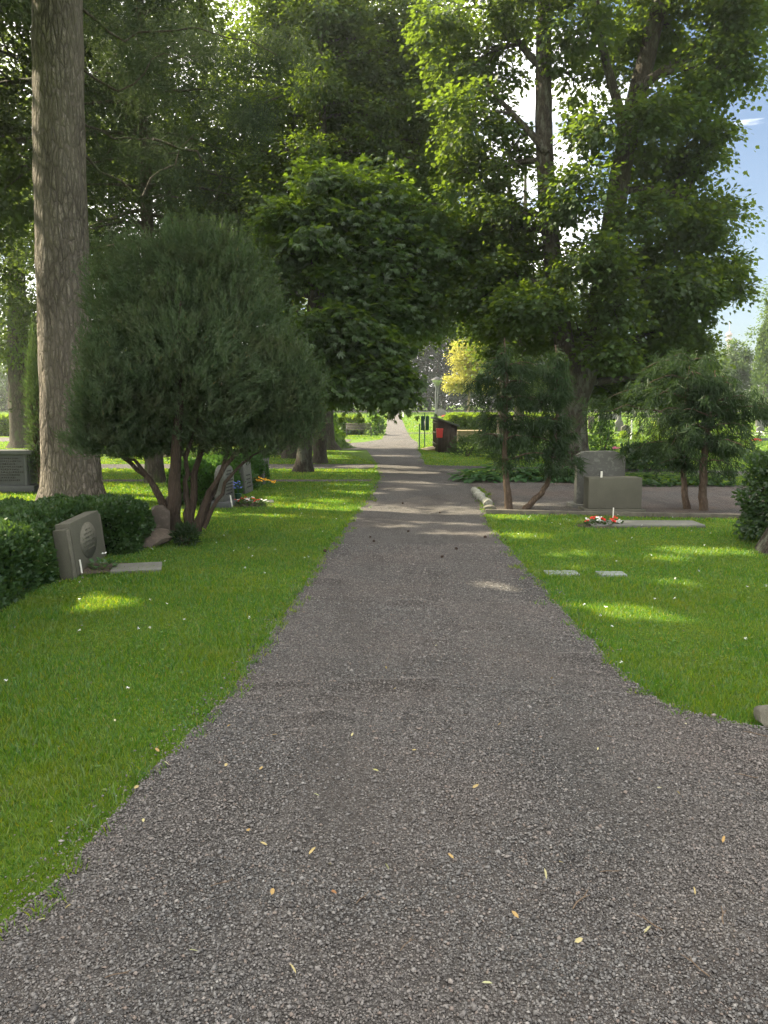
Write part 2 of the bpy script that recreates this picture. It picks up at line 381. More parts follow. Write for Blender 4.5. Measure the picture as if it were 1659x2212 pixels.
gl = s.n('BsdfGlossy', Roughness=.45); m2 = s.n('MixShader'); m2.inputs[0].default_value = .04; s.l(m_.outputs[0], m2.inputs[1]); s.l(gl.outputs[0], m2.inputs[2]); s.l(m2.outputs[0], s.out.inputs[0])
M['grass_blade'] = s.m

# ------------------------------------------------------------ the ground
def sheet(name, poly, z, m):
    P = [Vector((x, y, 0)) for x, y in poly]
    tris = tessellate_polygon([P])
    mb = MB(); mb.add([(x, y, z) for x, y in poly], [t[::-1] if ((P[t[1]]-P[t[0]]).cross(P[t[2]]-P[t[0]])).z < 0 else t for t in tris])
    o = obj(name, new_mesh(name, mb, m)); o['kind'] = 'structure'; return o
def D2W(pts): return [tuple(gp(x, y))[:2] for x, y in pts]
def strip(name, rows, off, m):
    V = []; Fc = []
    for i, (a, b) in enumerate(rows):
        V += [(a[0], a[1], gz(*a)+off), (b[0], b[1], gz(*b)+off)]
        if i: Fc.append((2*i-2, 2*i-1, 2*i+1, 2*i))
    mb = MB(); mb.add(V, Fc); o = obj(name, new_mesh(name, mb, m)); o['kind'] = 'structure'
    return o
xs = np.concatenate([[-900,-400,-200,-130], np.arange(-90, 91, 5), [130,200,400,900]]); ys = np.concatenate([[-300,-60,-10,0,10,20,30], np.arange(36, 175, 2), [240,400,900]])
gx, gy = np.meshgrid(xs, ys)
gzv = np.vectorize(gz)(gx, gy); V = np.stack([gx, gy, gzv], -1).reshape(-1, 3)
nx, ny = len(xs), len(ys); i = np.arange(ny-1)[:, None]*nx; j = np.arange(nx-1)[None]
mb = MB(); mb.add(V, np.stack([i+j, i+j+1, i+nx+j+1, i+nx+j], -1).reshape(-1, 4))
o = obj('lawn_ground', new_mesh('lawn_ground', mb, M['lawn'], True)); o['kind'] = 'structure'

LEFT = [(816,1001),(814,1015),(823,1034),(812,1046),(797,1068),(772,1106),(736,1154),(702,1200),(655,1272),(612,1338),(560,1408),(500,1498),(405,1600),(300,1702),(230,1788),(110,1926),(0,2008),(-200,2150),(-420,2330)]
RIGHT = [(2500,1760),(1900,1620),(1659,1582),(1560,1563),(1450,1538),(1360,1478),(1290,1405),(1230,1340),(1160,1258),(1110,1200),(1072,1152),(1044,1112),(1052,1100),(1045,1070),(1020,1043),(991,1014),(919,1005),(908,979)]
def jag(pts, a=.035, step=.16):
    out = []
    for (x0, y0), (x1, y1) in zip(pts[:-1], pts[1:]):
        n = max(1, int(math.hypot(x1-x0, y1-y0)/step))
        for k in range(n):
            t = k/n; out.append((x0+(x1-x0)*t + random.gauss(0, a)*.7, y0+(y1-y0)*t + random.gauss(0, a)*.7))
    return out + [pts[-1]]
wl = D2W(LEFT); wr = D2W(RIGHT)
main = jag(wl) + [(-3.2, -3), (8, -3), (8, 2.2)] + jag(wr)
sheet('gravel_path', main + [tuple(gp(900,968))[:2], (1.55, 36.0), (-2.3, 36.0), tuple(gp(792,972))[:2]], .012, M['gravel'])
# far, climbing part of the path
def edge(tab, y):
    return float(np.interp(y, [t[0] for t in tab], [t[1] for t in tab]))
fl = [(36,-2.3),(39,-3.2),(42,-3.4),(45,-1.2),(49,-.12),(60,.12),(80,.3),(118,.8)]
fr = [(36,1.55),(40,1.75),(45,1.9),(50,1.75),(60,1.75),(80,1.9),(118,2.1)]
FARPATH = [((edge(fl, y), y), (edge(fr, y), y)) for y in np.arange(36, 119, 1.0)]
strip('far_gravel_path', FARPATH, .012, M['gravel'])
strip('far_cross_path', [((x, 113+.02*x), (x, 118+.02*x)) for x in np.arange(-40, 61, 2.0)][::-1], .020, M['gravel'])
strip('thin_cross_path', [((x, 57.0), (x, 58.2)) for x in np.arange(1.5, 30, 2.0)][::-1], .022, M['gravel'])
strip('bench_path', [((x, 44.5-.05*x), (x, 48.5-.12*x)) for x in np.arange(-34, 0, 2.0)][::-1], .016, M['gravel_brown'])
sheet('narrow_cross_path', [(-16,18.75),(-.35,18.75),(-.3,19.35),(-16,19.35)], .008, M['gravel_brown'])
sheet('left_cross_path', [(-18,23.3),(-.3,23.3),(-.3,25.4),(-18,25.4)], .008, M['gravel'])
sheet('right_cross_path', D2W([(830,1003),(925,1004.5),(1100,1009),(1400,1014),(1700,1021),(2100,1030),(2100,1042),(1700,1033),(1400,1026),(1100,1020),(1000,1014),(830,1013)]), .008, M['gravel'])
plot = D2W([(1010,1036),(1150,1039),(1330,1046),(1480,1050),(1600,1050),(1760,1056),(1760,1122),(1600,1117),(1400,1113),(1200,1110),(1060,1107),(1034,1100)])
sheet('grave_plot_gravel', plot, .017, M['gravel_brown'])

def in_poly(P, x, y):
    P = np.array(P); ins = np.zeros(x.shape, bool); j = len(P)-1
    for i in range(len(P)):
        xi, yi = P[i]; xj, yj = P[j]
        c = ((yi > y) != (yj > y)) & (x < (xj-xi)*(y-yi)/(yj-yi+1e-12)+xi)
        ins ^= c; j = i
    return ins
MAINP = wl + [(-3.2,-3),(8,-3),(8,2.2)] + wr + [(1.55,36),(-2.3,36)]
def on_path(x, y):
    r = in_poly(MAINP, x, y) | in_poly(plot, x, y)
    r |= (x < 0) & (((y > 18.75) & (y < 19.35)) | ((y > 23.3) & (y < 25.4)))
    yr = np.interp(x, [0,17], [24.0,20.8]); r |= (x > 0) & (np.abs(y-yr) < .9)
    yf = np.array([q[0][1] for q in FARPATH]); r |= (y > 36) & (x > np.interp(y, yf, [q[0][0] for q in FARPATH])-.05) & (x < np.interp(y, yf, [q[1][0] for q in FARPATH])+.05)
    r |= (y > 112) | ((x < 0) & (y > 44.5-.05*x) & (y < 48.5-.12*x))
    return r

def gzn(y):
    t = np.clip(y-40.0, 0, 130.0); return np.where(t < 20, .03*t*t/40.0, .03*(t-10))
def spread(d0, d1, dens, c=1.6, a=.52):
    A1 = a*(d1*d1-d0*d0); A2 = 2*c*(d1-d0); n = int((A1+A2)*dens)
    y = np.where(rng.random(n) < A1/(A1+A2), np.sqrt(rng.uniform(d0*d0, d1*d1, n)), rng.uniform(d0, d1, n))
    return rng.uniform(-1, 1, n)*(a*y+c), y, n
# grass blades: one mass, thinning out with distance
def grass():
    mb = MB()
    for d0, d1, dens, wf, hf in ((.9,2.2,6000,1,1),(2.2,4.5,9000,1,1),(4.5,7,6500,1.15,1),(7,10.5,3300,1.5,1.05),(10.5,15,1500,2.1,1.1),(15,23,620,3.2,1.2),(23,36,190,5,1.3),(36,60,62,9,1.7),(60,112,20,16,2.6)):
        x, y, n = spread(d0, d1, dens)
        jx = .035*np.sin(y*9+1.3*np.sin(x*7))+.04*np.sin(y*23+x*5)*np.sin(y*5)+rng.normal(0,.055,n); jy = .03*np.sin(x*11+y*3)+rng.normal(0,.045,n)
        k = ~on_path(x+jx, y+jy); x, y = x[k], y[k]; n = len(x)
        patch = .75 + .35*np.sin(x*2.3+np.sin(y*1.7)*1.3)*np.cos(y*1.9+x*.8) + .18*rng.normal(size=n)
        h = np.clip(.034*hf*patch, .012, .075*max(1, hf*.7)); w = .0022*wf*rng.uniform(.7,1.5,n)
        az = rng.uniform(0, 2*np.pi, n); lean = rng.uniform(.1,1.0,n)*h; la = rng.uniform(0, 2*np.pi, n)
        bx, by = np.cos(az)*w, np.sin(az)*w; lx, ly = np.cos(la)*lean, np.sin(la)*lean; z0 = np.where(y > 40, gzn(y), 0.0)
        V = np.stack([np.stack([x-bx,y-by,z0],-1), np.stack([x+bx,y+by,z0],-1),
                      np.stack([x+bx*.7+lx*.4,y+by*.7+ly*.4,z0+h*.6],-1), np.stack([x-bx*.7+lx*.4,y-by*.7+ly*.4,z0+h*.6],-1), np.stack([x+lx,y+ly,z0+h],-1)], 1)
        o = np.arange(n)[:, None]*5
        b = mb.n; mb.v.append(V.reshape(-1,3).astype(np.float32)); mb.n += n*5
        mb.f.setdefault(4, []).append(np.array([[0,1,2,3]])+o+b); mb.f.setdefault(3, []).append(np.array([[3,2,4]])+o+b)
    for E in (wl, wr):
        E_ = np.array(jag(E, .02, .05)); E_ = E_[(E_[:, 1] > 2.2) & (E_[:, 1] < 17)]
        c_ = E_[rng.random(len(E_)) < .62]; rep = rng.integers(6, 26, len(c_)); c_ = np.repeat(c_ + rng.normal(0, .055, c_.shape), rep, 0)
        x = c_[:, 0]+rng.normal(0,.022,len(c_)); y = c_[:, 1]+rng.normal(0,.022,len(c_)); n = len(x)
        h = rng.uniform(.025,.062,n); w = .0022*rng.uniform(.8,1.5,n)*(1+y/14); az = rng.uniform(0,6.28,n); la = rng.uniform(0,6.28,n); ln = rng.uniform(.3,1.3,n)*h
        bx, by = np.cos(az)*w, np.sin(az)*w; lx, ly = np.cos(la)*ln, np.sin(la)*ln; z0 = np.full(n,.012)
        V = np.stack([np.stack([x-bx,y-by,z0],-1), np.stack([x+bx,y+by,z0],-1), np.stack([x+bx*.7+lx*.4,y+by*.7+ly*.4,z0+h*.6],-1), np.stack([x-bx*.7+lx*.4,y-by*.7+ly*.4,z0+h*.6],-1), np.stack([x+lx,y+ly,z0+h],-1)], 1)
        o = np.arange(n)[:, None]*5; b = mb.n; mb.v.append(V.reshape(-1,3).astype(np.float32)); mb.n += n*5
        mb.f.setdefault(4, []).append(np.array([[0,1,2,3]])+o+b); mb.f.setdefault(3, []).append(np.array([[3,2,4]])+o+b)
    # clover leaves among the blades
    x, y, n = spread(2.0, 12, 340)
    k = ~on_path(x, y) & (np.sin(x*3.1+1)*np.cos(y*2.3)+.5*np.sin(x*7+y*5) > .15); x, y = x[k], y[k]; n = len(x)
    a = rng.uniform(0, 6.28, n)
    leaves(mb, np.stack([x,y,rng.uniform(.015,.04,n)],-1), np.stack([np.cos(a),np.sin(a),rng.normal(0,.2,n)],-1), np.stack([rng.normal(0,.25,n),rng.normal(0,.25,n),np.ones(n)],-1), rng.uniform(.012,.02,n)*(1+y/25), 'oval')
    o = obj('grass', new_mesh('grass', mb, M['grass_blade'])); o['kind'] = 'stuff'; o['label'] = 'short mown green lawn grass with clover beside the gravel path'; o['category'] = 'grass'
grass()
def daisies():
    mb = MB(); n = 240
    y = np.sqrt(rng.uniform(3**2, 17**2, n)); x = rng.uniform(-.5,.5,n)*y; k = ~on_path(x, y); x, y = x[k], y[k]; n = len(x)
    for q in range(7):
        a = q*2*math.pi/7 + rng.uniform(0,.4,n)
        leaves(mb, np.stack([x,y,rng.uniform(.035,.05,n)],-1), np.stack([np.cos(a),np.sin(a),np.full(n,.15)],-1), np.tile([0,0,1.],(n,1)), rng.uniform(.010,.014,n), 'oval')
    o = obj('daisies', new_mesh('daisies', mb, M['petal_white'])); o['kind'] = 'stuff'; o['label'] = 'tiny white daisies scattered through the short lawn grass'; o['category'] = 'daisies'
daisies()
SCUFF = [(820,1490,.30,.05),(868,1497,.22,.04),(925,1490,.26,.05),(960,1500,.2,.04),(1130,1508,.16,.04),(1190,1522,.2,.05),(690,1262,.2,.06),(1240,1430,.2,.05),(700,1560,.18,.04),(880,1310,.2,.05),(590,1490,.16,.03),(1060,1360,.2,.05)]
SC = [(tuple(gp(a, b))[:2], w, dd) for a, b, w, dd in SCUFF]
def hn(x, y):
    h = .010+.007*np.sin(x*5.3+1.7*np.sin(y*2.1))*np.sin(y*4.1+x*1.3)+.005*np.sin(x*11.7+y*3.1)*np.sin(y*9.7-x*4.1)+.003*np.sin(x*23+y*17)*np.sin(y*29-x*7)
    for (cx, cy), w, dd in SC:
        dx = (x-cx)/w; dy = (y-cy)/(dd*2.2)
        g = np.exp(-(dx*dx+dy*dy)*2); h = h + .030*g - .034*np.exp(-(dx*dx+((y-cy+dd*1.9)/(dd*1.8))**2)*2)
    return np.maximum(h, 0)
def gravel_bed():
    xs = np.arange(-4.2, 5.6, .045); ys = np.arange(1.3, 13, .045); X, Y = np.meshgrid(xs, ys)
    Z = np.where(in_poly(MAINP, X, Y), .0145+hn(X, Y), -.03)
    nx, ny = len(xs), len(ys); i = np.arange(ny-1)[:, None]*nx; j = np.arange(nx-1)[None]
    Fc = np.stack([i+j, i+j+1, i+nx+j+1, i+nx+j], -1).reshape(-1, 4); keep = (Z.ravel()[Fc] > 0).any(1)
    mb = MB(); mb.add(np.stack([X, Y, Z], -1).reshape(-1, 3), Fc[keep]); o = obj('gravel_bed', new_mesh('gravel_bed', mb, M['gravel'], True)); o['kind'] = 'structure'
gravel_bed()
def gravel_stones():
    mb = MB(); O = np.array([(1,0,0),(0,1,0),(-1,0,0),(0,-1,0),(0,0,1),(0,0,-1)], float)
    T = np.array([(0,1,4),(1,2,4),(2,3,4),(3,0,4),(1,0,5),(2,1,5),(3,2,5),(0,3,5)])
    for d0, d1, dens, r0 in ((1.0,1.7,9000,.0039),(1.7,2.8,18000,.0039),(2.8,4.2,14500,.0040),(4.2,6.5,8500,.0043),(6.5,9.5,3400,.0049)):
        x, y, n = spread(d0, d1, dens, 1.0)
        inn = in_poly(MAINP, x, y); trk = np.exp(-((x+.22+.05*np.sin(y*1.3))/.17)**2)+np.exp(-((x-.90+.06*np.sin(y*1.1))/.17)**2)
        k = inn & (rng.random(n) > np.clip(trk*(.55+.35*np.sin(y*2.7+x*5))*(y > 2.6), 0, .8))
        near = in_poly(MAINP, x+.14, y) | in_poly(MAINP, x-.14, y); k |= (rng.random(n) < np.where(near, .10, .003)) & ~inn
        x, y = x[k], y[k]; n = len(x)
        r = r0*rng.lognormal(0,.35,n); r = np.clip(r, .0024, .0115)
        loc = O[None]*rng.uniform(.65,1.25,(n,6,1)) + rng.normal(0,.22,(n,6,3))
        sc = np.stack([rng.uniform(.8,1.3,n), rng.uniform(.7,1.0,n), rng.uniform(.5,.8,n)],-1)
        loc = loc*sc[:,None]*r[:,None,None]
        az = rng.uniform(0,6.28,n); c, s_ = np.cos(az)[:,None], np.sin(az)[:,None]
        X = loc[...,0]*c-loc[...,1]*s_; Y = loc[...,0]*s_+loc[...,1]*c
        V = np.stack([X+x[:,None], Y+y[:,None], loc[...,2]+np.where(in_poly(MAINP,x,y), .0135+hn(x,y), .012)[:,None]+r[:,None]*rng.uniform(.35,.95,(n,1))],-1)
        b = mb.n; mb.v.append(V.reshape(-1,3).astype(np.float32)); mb.n += n*6
        mb.f.setdefault(3, []).append((T[None]+np.arange(n)[:,None,None]*6).reshape(-1,3)+b)
    o = obj('gravel', new_mesh('gravel', mb, M['pebble'])); o['kind'] = 'stuff'; o['label'] = 'loose grey crushed gravel stones covering the near path'; o['category'] = 'gravel'
gravel_stones()

# ------------------------------------------------------------ trees
def curve(p0, p1, n=6, sag=0.0, jit=0.05):
    p0 = np.array(p0, float); p1 = np.array(p1, float); Ln = np.linalg.norm(p1-p0)
    t = np.linspace(0, 1, n)[:, None]; P = p0*(1-t)+p1*t
    P[:, 2] += (np.sin(np.pi*t[:, 0])*sag*Ln)
    P[1:-1] += rng.normal(0, jit*Ln/ n, (n-2, 3)); return P
def blob_pts(blobs, shell=2.2):
    C = []; R = []
    for c, r, n in blobs:
        d = unit(rng.normal(size=(n, 3))); q = rng.random(n)**(1/shell)
        C.append(np.array(c)+d*q[:, None]*np.array(r)); R.append(d)
    return np.concatenate(C), np.concatenate(R)
LEAFK = 1.8
# gaps in the canopy where the photograph has patches of sun on the ground
SPOTS = [(205,1305,.24),(180,1310,.16),(235,1298,.16),(590,1098,.22),(545,1097,.2),(655,1108,.16),(600,1115,.14),(720,1082,.2),(760,1046,.35),(745,1062,.2),
 (1150,1160,.20),(1110,1158,.16),(1385,1326,.23),(1420,1333,.18),(1330,1318,.18),(1300,1312,.10),(1460,1262,.17),(1430,1258,.12),(1540,1192,.20),(1495,1193,.18),(1580,1192,.16),(1440,1210,.18),(1250,1196,.2),(1215,1198,.14),(1290,1232,.12),
 (945,1165,.22),(985,1168,.18),(1010,1158,.14),(1085,1272,.17),(1060,1268,.12),(905,1128,.18),(870,1140,.12),(840,1046,.3),(890,1043,.35),(930,1050,.35),(865,1058,.25),(965,1050,.3),(800,1066,.2),(1030,1135,.16),(870,1010,.4),(830,1006,.35),(910,1022,.4),(850,985,.5),(1140,1090,.2),(780,1008,.4),(700,985,.6),(740,975,.5),(720,990,.4)]
SPOTW = [(np.array(tuple(gp(a, b))), r*1.1+.09) for a, b, r in SPOTS]
SDV = np.array(tuple(sd))
def shaded(p):
    k = np.ones(len(p), bool)
    for g, r in SPOTW:
        w = p-g; t = w@SDV; e = w-t[:, None]*SDV
        k &= (np.einsum('ij,ij->i', e, e) > r*r*(1+.35*np.sin(e[:, 0]*17+g[0]*9)*np.sin(e[:, 1]*13))) | (t < 0)
    return k
def tree(name, label, base, stems, blobs, bark, leafm, lsize=.12, nleaf=50, crad=.5, shape='kite', group=None, flat=.55, droop=.25, limbs=True, sub=5, cat='tree', nseg=14, twr=.03, shell=2.2, extra=None, wob=.03):
    base = np.array(base, float); root = empty(name, label, cat, tuple(base), group=group)
    tb = MB(); allp = []; allr = []
    for P, R in stems:
        P = np.array([tuple(p) for p in P], float); m = max(8, int(np.linalg.norm(np.diff(P, axis=0), axis=1).sum()/.35))
        s0 = np.concatenate([[0], np.cumsum(np.linalg.norm(np.diff(P, axis=0), axis=1))]); ss = np.linspace(0, s0[-1], m)
        Q = np.stack([np.interp(ss, s0, P[:, k]) for k in range(3)], -1)
        for _ in range(2): Q[1:-1] = (Q[:-2]+2*Q[1:-1]+Q[2:])/4
        r = np.interp(ss, s0, R); tb.tube(Q-base, r, nseg, wob); allp.append(Q); allr.append(r)
    AP = np.concatenate(allp); AR = np.concatenate(allr)
    lb = MB()
    for bl in blobs:
        c, r, n = bl; c = np.array(c, float)
        C, Dv = blob_pts([(c, r, n)], shell)
        if limbs:
            cost = np.linalg.norm(AP-c, axis=1) + np.where(AP[:, 2] > c[2]+.2, 3.0, 0) ; i = int(np.argmin(cost))
            r0 = min(AR[i]*.55, twr*2.6+.012*np.linalg.norm(AP[i]-c)); Q = curve(AP[i], c, 7, .08); tb.tube(Q-base, np.linspace(r0, r0*.4, 7), 7)
            for k in range(min(sub, n)):
                q = Q[rng.integers(2, 7)]; tb.tube(curve(q, C[k], 5, .06)-base, np.linspace(r0*.38, .008, 5), 5)
        nl_ = int(nleaf*LEAFK); m = len(C)*nl_; ci = np.repeat(np.arange(len(C)), nl_)
        cr = crad*rng.uniform(.6, 1.3, len(C))[ci]
        off = rng.normal(0, .5, (m, 3)); off[:, 2] *= flat
        off[:, 2] -= droop*(off[:, 0]**2+off[:, 1]**2)
        p = C[ci] + off*cr[:, None]
        ax = off*1.2 + Dv[ci]*.5 + rng.normal(0, .45, (m, 3)); ax[:, 2] -= .35
        nm = np.stack([rng.normal(0,.5,m), rng.normal(0,.5,m), np.ones(m)], -1) + Dv[ci]*.25
        k_ = shaded(p); p, ax, nm, m = p[k_], ax[k_], nm[k_], int(k_.sum())
        leaves(lb, p-base, ax, nm, lsize*rng.uniform(.65, 1.25, m), shape)
    part('trunk', tb, bark, root, True)
    if extra: extra(lb, base)
    part('crown', lb, leafm, root)
    return root
def B(px, py, d, rpx, rz=None, ry=None, n=20):
    """a bough: centre at a picture point, d metres away, half-size in metres from picture pixels"""
    r = rpx*d/F; return (tuple(at(px, py, d)), (r, ry if ry else r, (rz*d/F) if rz else r), n)

# the forked maple on the right
d = 22.2; bz = gp(1240, 1018)
def S_(pts, d, r): return ([at(x, y, d) for x, y in pts], r)
st = [S_([(1238,1022),(1237,1005),(1236,960),(1234,900),(1236,850)], d, [.62,.50,.43,.43,.46]),
      S_([(1232,850),(1222,770),(1206,660),(1192,540),(1180,420),(1174,250),(1174,80),(1180,-120),(1190,-300)], d, [.34,.29,.25,.24,.235,.225,.20,.16,.10]),
      S_([(1244,860),(1272,790),(1290,690),(1310,560),(1330,440),(1350,320),(1378,200),(1405,90),(1440,-40),(1490,-220)], d, [.36,.31,.30,.29,.28,.28,.26,.22,.18,.12]),
      S_([(1352,310),(1340,240),(1310,140),(1290,60),(1285,-60)], d-.3, [.15,.13,.11,.10,.07]),
      S_([(1182,330),(1150,290),(1100,240),(1050,180)], d-.2, [.11,.09,.07,.05]),
      S_([(1176,150),(1140,120),(1100,60),(1060,20)], d+.2, [.11,.09,.07,.05]),
      S_([(1378,190),(1440,150),(1520,90),(1600,60)], d-.4, [.14,.11,.08,.05]),
      S_([(1330,420),(1400,400),(1490,430),(1570,470)], d+.2, [.10,.08,.06,.04]),
      S_([(1300,620),(1380,600),(1470,600),(1560,620)], d-.3, [.10,.08,.06,.04])]
bl = []
for px, py, r, n, dd in [(1480,640,110,46,0),(1560,610,60,14,-.5),(1400,720,95,36,1.0),(1500,760,70,22,1.2),(1540,480,72,20,.3),(1450,500,95,34,.6),(1360,560,90,26,1.5),
      (1500,330,80,20,.5),(1420,380,80,18,1.2),(1550,270,45,9,0),(1540,150,90,26,-1),(1600,60,80,22,-1),(1440,60,100,26,.5),(1460,230,70,16,-1),(1340,100,90,20,1.5),
      (1250,60,90,20,-1.2),(1290,270,75,14,-1.5),(1240,420,80,20,-1.6),(1260,560,80,24,-1.4),(1120,560,90,30,1.0),(1050,620,90,30,.5),(1110,700,90,30,1.5),(1090,470,80,22,.4),
      (1040,380,85,24,.8),(1010,250,90,26,0),(1100,330,60,10,1.0),(1050,110,90,22,.6),(1120,20,80,16,1.4),(980,520,80,24,1.2),(1000,150,70,16,1.3),(1160,660,70,20,-1.5),(1300,680,70,20,1.8),
      (1350,800,90,30,2.0),(1290,840,60,12,2.4),(1440,850,60,14,2.0),(960,30,90,20,1.0),(1250,180,60,8,1.5),(1600,150,55,12,-1.2),(1565,430,40,7,0),(1590,560,35,7,0),(1600,625,28,6,-.4),(1310,570,50,10,-1.9),(1340,660,60,16,-1.7),(1390,470,60,14,-1.2),(1400,260,60,12,-1.6),(1245,730,50,12,1.2),(1310,760,55,14,-1.6),(1450,600,70,16,-1.0),(1470,800,60,14,1.4),(1400,330,60,12,1.0)]:
    if px > 1470: px -= 12; r *= .82; n = int(n*.85)
    bl.append(B(px, py, d+dd, r, r*.8, r*(d/F)*1.4, n))
for c in [(4,21,13),(7,23,14),(9,21,12.5),(6,19,13.5)]: bl.append((c, (2.2,2.2,1.4), 46))
tree('maple_tree', 'large maple forking low into two tall stems behind the right grave plot', bz, st, bl, M['bark_lichen'], M['leaf_maple'], .13, 62, .52, 'maple', nseg=18, sub=7)

# the chestnut overhanging the path
d = 22.1; bz = gp(655, 1018)
st = [S_([(655,1021),(656,1012),(659,960),(664,900),(668,850),(672,780),(676,680),(684,560),(688,480),(690,430)], d, [.34,.24,.20,.185,.185,.18,.17,.15,.11,.05])]
bl = []
for px, py, r, n, dd in [(760,818,75,30,-.6),(815,812,60,24,-.9),(836,828,36,14,-1.0),(800,760,85,34,-.4),(836,756,60,24,-.2),(720,700,90,36,-.5),(830,660,90,36,.2),(890,660,55,20,.4),(740,590,85,34,.1),
      (820,540,80,30,.4),(660,590,70,22,.6),(700,780,60,18,-1.0),(640,700,50,14,.8),(760,480,75,20,.3),(690,500,70,18,-.2),(850,450,60,16,.8),(615,480,55,14,.3),(740,420,70,18,.4),(660,470,60,16,.2),(620,600,55,14,.2),(820,400,60,14,.5),(690,390,50,12,.3),(590,560,50,14,.2),(930,540,50,14,.4),(935,610,36,10,.2),(920,460,50,12,.6),(575,640,34,8,.1),(862,815,24,8,-1.0),(700,838,45,10,-.9),(858,853,16,5,-1.1)]:
    bl.append(B(px, py, d+dd, r, r*.72, r*(d/F)*1.2, n))
tree('chestnut_tree', 'horse chestnut with large drooping leaves overhanging the left side of the path', bz, st, bl, M['bark_lichen'], M['leaf_chestnut'], .175, 28, .50, 'palm', sub=6, droop=.35)

# old trunk with ivy
d = 36.0; bz = gp(692, 968)
st = [S_([(692,972),(692,962),(692,935),(692,905),(690,840),(690,700),(688,520),(690,300)], d, [.98,.74,.62,.60,.60,.52,.42,.26])]
bl = [((-6,36,7),(3,3,2),60),((-3.5,35,9),(3.5,3,2.2),80),((-1,37,7.5),(3,3,2),60),((.5,37,10),(3,3,2.2),60),((-5,37,12),(4,3.5,2.5),90),((-1,37,14),(4,4,2.5),90),((-8,37,10),(3,3,2.2),60),((-4,36,16),(4,4,2.5),90),((-3,38,5.5),(3,2,1.3),36),((1.6,38,7),(1.8,2,1.5),26)]
def ivy(lb, base):
    pass
old = tree('old_lime_tree', 'broad old lime tree with ivy climbing its thick fluted trunk beside the bench', bz, st, bl, M['bark_dark'], M['leaf_lime'], .17, 60, .85, 'kite', sub=6, nseg=22)
lb = MB(); n = 2600
a = rng.uniform(0, 6.28, n); z = rng.random(n)**1.8*1.7; rr = .68+.75*np.exp(-z*2.2)*rng.random(n)
x = np.cos(a)*rr*1.0+.35*np.exp(-z*1.6); y = np.sin(a)*rr
leaves(lb, np.stack([x,y,z+.02],-1), np.stack([np.cos(a)*.6,np.sin(a)*.6,-.6+rng.normal(0,.4,n)],-1), np.stack([np.cos(a),np.sin(a),rng.normal(.3,.4,n)],-1), rng.uniform(.10,.19,n), 'oval')
part('ivy', lb, M['leaf_ivy'], old)

# the pine trunk on the left with its high crown
d = 14.6; bz = gp(152, 1084)
st = [S_([(156,1092),(156,1075),(156,1030),(150,960),(146,850),(140,700),(133,500),(127,250),(124,0),(122,-260),(125,-560)], d, [.66,.58,.535,.50,.475,.46,.45,.43,.41,.36,.28])]
def needles(lb, base, C, n_per, ln, spread=.16, shape='needle', dr=0.0, axis=None):
    m = len(C)*n_per; ci = np.repeat(np.arange(len(C)), n_per)
    dv = unit(rng.normal(size=(m, 3)))
    if axis is not None: dv = unit(dv + axis[ci]*1.2)
    dv[:, 2] -= dr
    p = C[ci] + rng.normal(0, spread, (m, 3)); k_ = shaded(p); p, dv, m = p[k_], dv[k_], int(k_.sum())
    leaves(lb, p-base, dv, unit(rng.normal(size=(m, 3))), ln*rng.uniform(.7, 1.3, m), shape)
pine_c = [(-6,15,13),(-3.5,14.5,14),(-8,14,12.5),(-5.5,12,14.5),(-6.5,17,14.5),(-3.0,16.5,12.4),(-9,16.5,13.5),(-7.0,11,13.0),(-5.5,14.5,16.5),(-4.0,12.5,12.5)]
def pine_leaf(lb, base):
    bl_ = [(c, (1.8,1.8,.9), 70) for c in pine_c] + [B(300,170,16,90,50,1.0,50), B(430,110,16.5,100,50,1.2,60), B(360,330,16.5,80,40,.9,36), B(520,250,17,90,45,1.0,46), B(250,60,16,90,50,1.0,46), B(600,130,17,90,50,1.0,46)]
    C, Dv = blob_pts(bl_, 2.0)
    needles(lb, base, C, 46, .17, .15)
    for c, r, n in bl_[len(pine_c):]: pass
pine = tree('pine_tree', 'tall pine with thick plated bark rising behind the left hedge', bz, st, [], M['bark_pine'], M['needle_pine'], extra=pine_leaf, nseg=40, limbs=False, wob=.022)
lb = MB(); b0 = np.array(tuple(bz)); top = np.array(tuple(at(124,-60,d)))
for c in pine_c[:8]:
    h = min(c[2]-1.0, 13.5); q = np.array([at(123,-200,d).x, d, h-1.0]); lb.tube(curve(q, c, 7, .05)-b0, np.linspace(.11,.03,7), 7)
for pts in [[(180,150),(260,200),(330,130),(420,120)],[(176,260),(240,300),(330,300),(380,330)],[(178,20),(260,90),(420,60),(600,120)],[(330,300),(420,330),(480,400),(452,440)],[(180,330),(300,420),(350,380),(420,290)]]:
    P = np.array([tuple(at(x, y, d+1.2*k/3+.1)) for k, (x, y) in enumerate(pts)]); tt = np.linspace(0, 3, 10)
    Q = np.stack([np.interp(tt, range(4), P[:, k]) for k in range(3)], -1); Q[1:-1] += rng.normal(0, .05, (8, 3))
    lb.tube(Q-b0, np.linspace(.026,.008,10), 6)
part('branches', lb, M['bark_dark'], pine, True)

